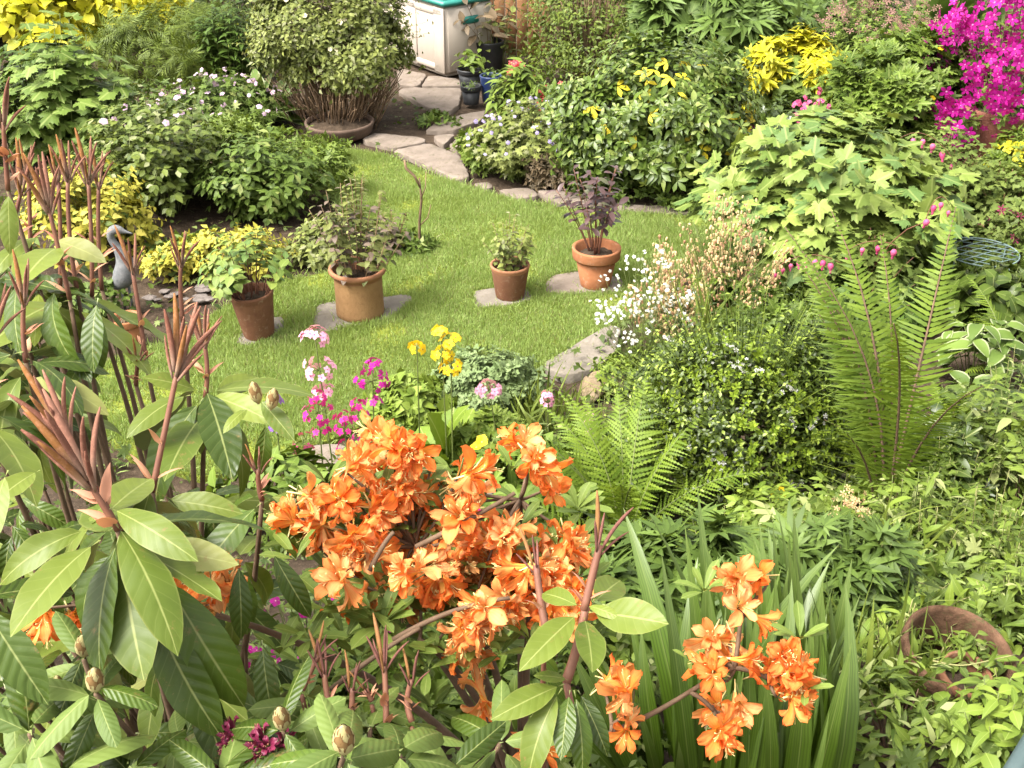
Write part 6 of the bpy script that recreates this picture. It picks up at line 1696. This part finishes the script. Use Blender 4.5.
JB = np.array([hub(612, 725, 1.62), hub(690, 692, 1.62), hub(735, 668, 1.63), hub(770, 680, 1.63), hub(715, 712, 1.63), hub(742, 610, 1.63), hub(545, 775, 1.62)])
for q in ((1, 2), (2, 3), (1, 4), (2, 5)):
    st.append(tubes(bez(JB[q[0]][None], ((JB[q[0]] + JB[q[1]]) / 2 + [0, 0, .008])[None], JB[q[1]][None], 6), np.linspace(.0035, .0028, 6), 6))
for i, t in enumerate(tips):
    if i >= len(TR):
        j = JB[int(np.argmin(np.linalg.norm(JB - t, axis=1)))]
    else:
        dd = np.linalg.norm(JA - t, axis=1); dd[5] += 9
        j = J[int(np.argmin(dd))]
    m = (j + t) / 2 + ra.normal(0, .012, 3) - UP * .01
    st.append(tubes(bez(j[None], m[None], t[None], 6), np.linspace(.0032, .0018, 6), 6))
for a, b, c in [((393, 640), (450, 605), (510, 598)), ((416, 547), (470, 520), (515, 493)), ((605, 736), (660, 712), (692, 690)), ((370, 570), (385, 540), (394, 532)), ((330, 690), (380, 650), (420, 628))]:
    st.append(tubes(bez(hub(*a, 1.64)[None], hub(*b, 1.62)[None], hub(*c, 1.62)[None], 10), np.linspace(.0042, .003, 10), 7))
obj('branches', st, M['stem_brown'], AZ)
# leaf tufts of the azalea
AL = [leaf(.30, 'obov', 7, 2, .2, .25, .08, .05, seed=1), leaf(.28, 'obov', 7, 2, .25, .45, .1, .05, seed=2)]
ls = []
def tuft(x, y, d, n, L, el=(10, 70)):
    c = P(x, y, d) - AZ0
    for i in range(n):
        th = i * 2.4 + ra.normal(0, .2); ev = math.radians(ra.uniform(*el))
        o = np.array([math.cos(th), math.sin(th), 0])
        ls.append(inst(AL[i % 2], c, o * math.cos(ev) + UP * math.sin(ev), UP * math.cos(ev) - o * math.sin(ev), L * ra.uniform(.7, 1.1)))
for x, y, n, L in [(382, 628, 9, .075), (372, 612, 6, .07), (345, 640, 6, .06), (470, 640, 6, .06), (440, 585, 4, .05), (385, 452, 5, .05), (464, 502, 3, .05), (512, 470, 4, .05), (420, 470, 3, .045), (466, 568, 4, .05), (296, 560, 5, .06), (330, 610, 6, .06), (280, 655, 6, .06), (310, 640, 6, .065),
                   (500, 655, 5, .05), (530, 640, 5, .05), (428, 670, 5, .06), (700, 600, 0, .05), (708, 652, 0, .05), (704, 592, 7, .045), (800, 640, 6, .05), (805, 690, 4, .045), (688, 660, 3, .03), (560, 620, 4, .05), (410, 655, 6, .06), (360, 660, 6, .06), (450, 655, 6, .06)]:
    tuft(x, y, 1.62 if x > 600 else 1.68, n, L)
MG = ra.uniform((290, 440), (590, 640), (160, 2)); MG = MG[inside(MG, MASS)][:34]
for x, y in MG:
    tuft(x, y, ra.uniform(1.68, 1.76), 6, .05)
for i in range(70):
    x, y = ra.uniform(285, 590), ra.uniform(500, 720)
    if (x > 440 and y > 650): continue
    tuft(x, y, ra.uniform(1.75, 2.0), 6, .06)
obj('leaves', ls, M['azleaf'], AZ)
# a few magenta florets showing through beneath
stalky('campion', 'small magenta florets showing through beneath the orange azalea', 'plant', 315, 735, 150, 590, [LF['ov2']], 14, 26, 6, M['mid'], flowers=[('blossoms', F['open'], [M['pet_magenta'], M['pet_pink']], .9, 10, 2)], sh=dict(tipz=.3))

# ------------------------------------------------------------------ leaves on the soil between the plants
def cover(name, n, tpl, mat, seed, lo, hi, x0, x1, y0, y1, lift=.03, tall=.12, skip=()):
    r = np.random.default_rng(seed)
    p = np.column_stack([r.uniform(x0, x1, n), r.uniform(y0, y1, n)])
    keep = np.ones(n, bool)
    for q in skip:
        keep &= ~inside(p, q)
    keep &= abs(p[:, 0]) < p[:, 1] * .62 + .5
    # bare patches
    keep &= (np.sin(p[:, 0] * 2.3 + np.sin(p[:, 1] * 1.9) * 1.7) * np.sin(p[:, 1] * 2.9 + 1) + r.normal(0, .35, n)) > -.35
    p = p[keep]; n = len(p)
    pos = np.column_stack([p, ground_z(p[:, 0], p[:, 1]) + lift + tall * r.random(n) ** 2])
    a = r.uniform(0, 6.28, n); o = np.column_stack([np.cos(a), np.sin(a), r.normal(.1, .35, n)])
    return tag(obj(name, mixed(r, tpl, pos, o, UP + r.normal(0, .4, pos.shape), r.uniform(lo, hi, n)), mat), kind='stuff')
PATHPOLY = np.array([G(*p)[:2] for p in [(395, 62), (500, 62), (498, 130), (470, 150), (474, 178), (540, 190), (700, 205), (695, 220), (560, 212), (460, 190), (390, 155), (352, 150), (340, 135), (420, 128), (440, 115), (395, 95)]])
cover('ground_cover', 15000, [LF['gera'], LF['ov2'], LF['ov3'], LF['gera2']], M['understorey'], 51, .03, .075, -5.5, 6.5, 4.4, 14.5, .01, .14, (LAWN, PATHPOLY))
cover('bank_cover', 7000, [LF['gera2'], LF['ov'], LF['ash'], LF['lancew']], M['understorey'], 52, .03, .075, -2, 2.6, 1.4, 4.7, .02, .16, (LAWN,))
cover('leaf_litter', 5000, [LF['ov2'], LF['tiny_l']], M['litter'], 53, .015, .04, -4, 4.5, 1.5, 13, .004, .01, (LAWN, PATHPOLY))
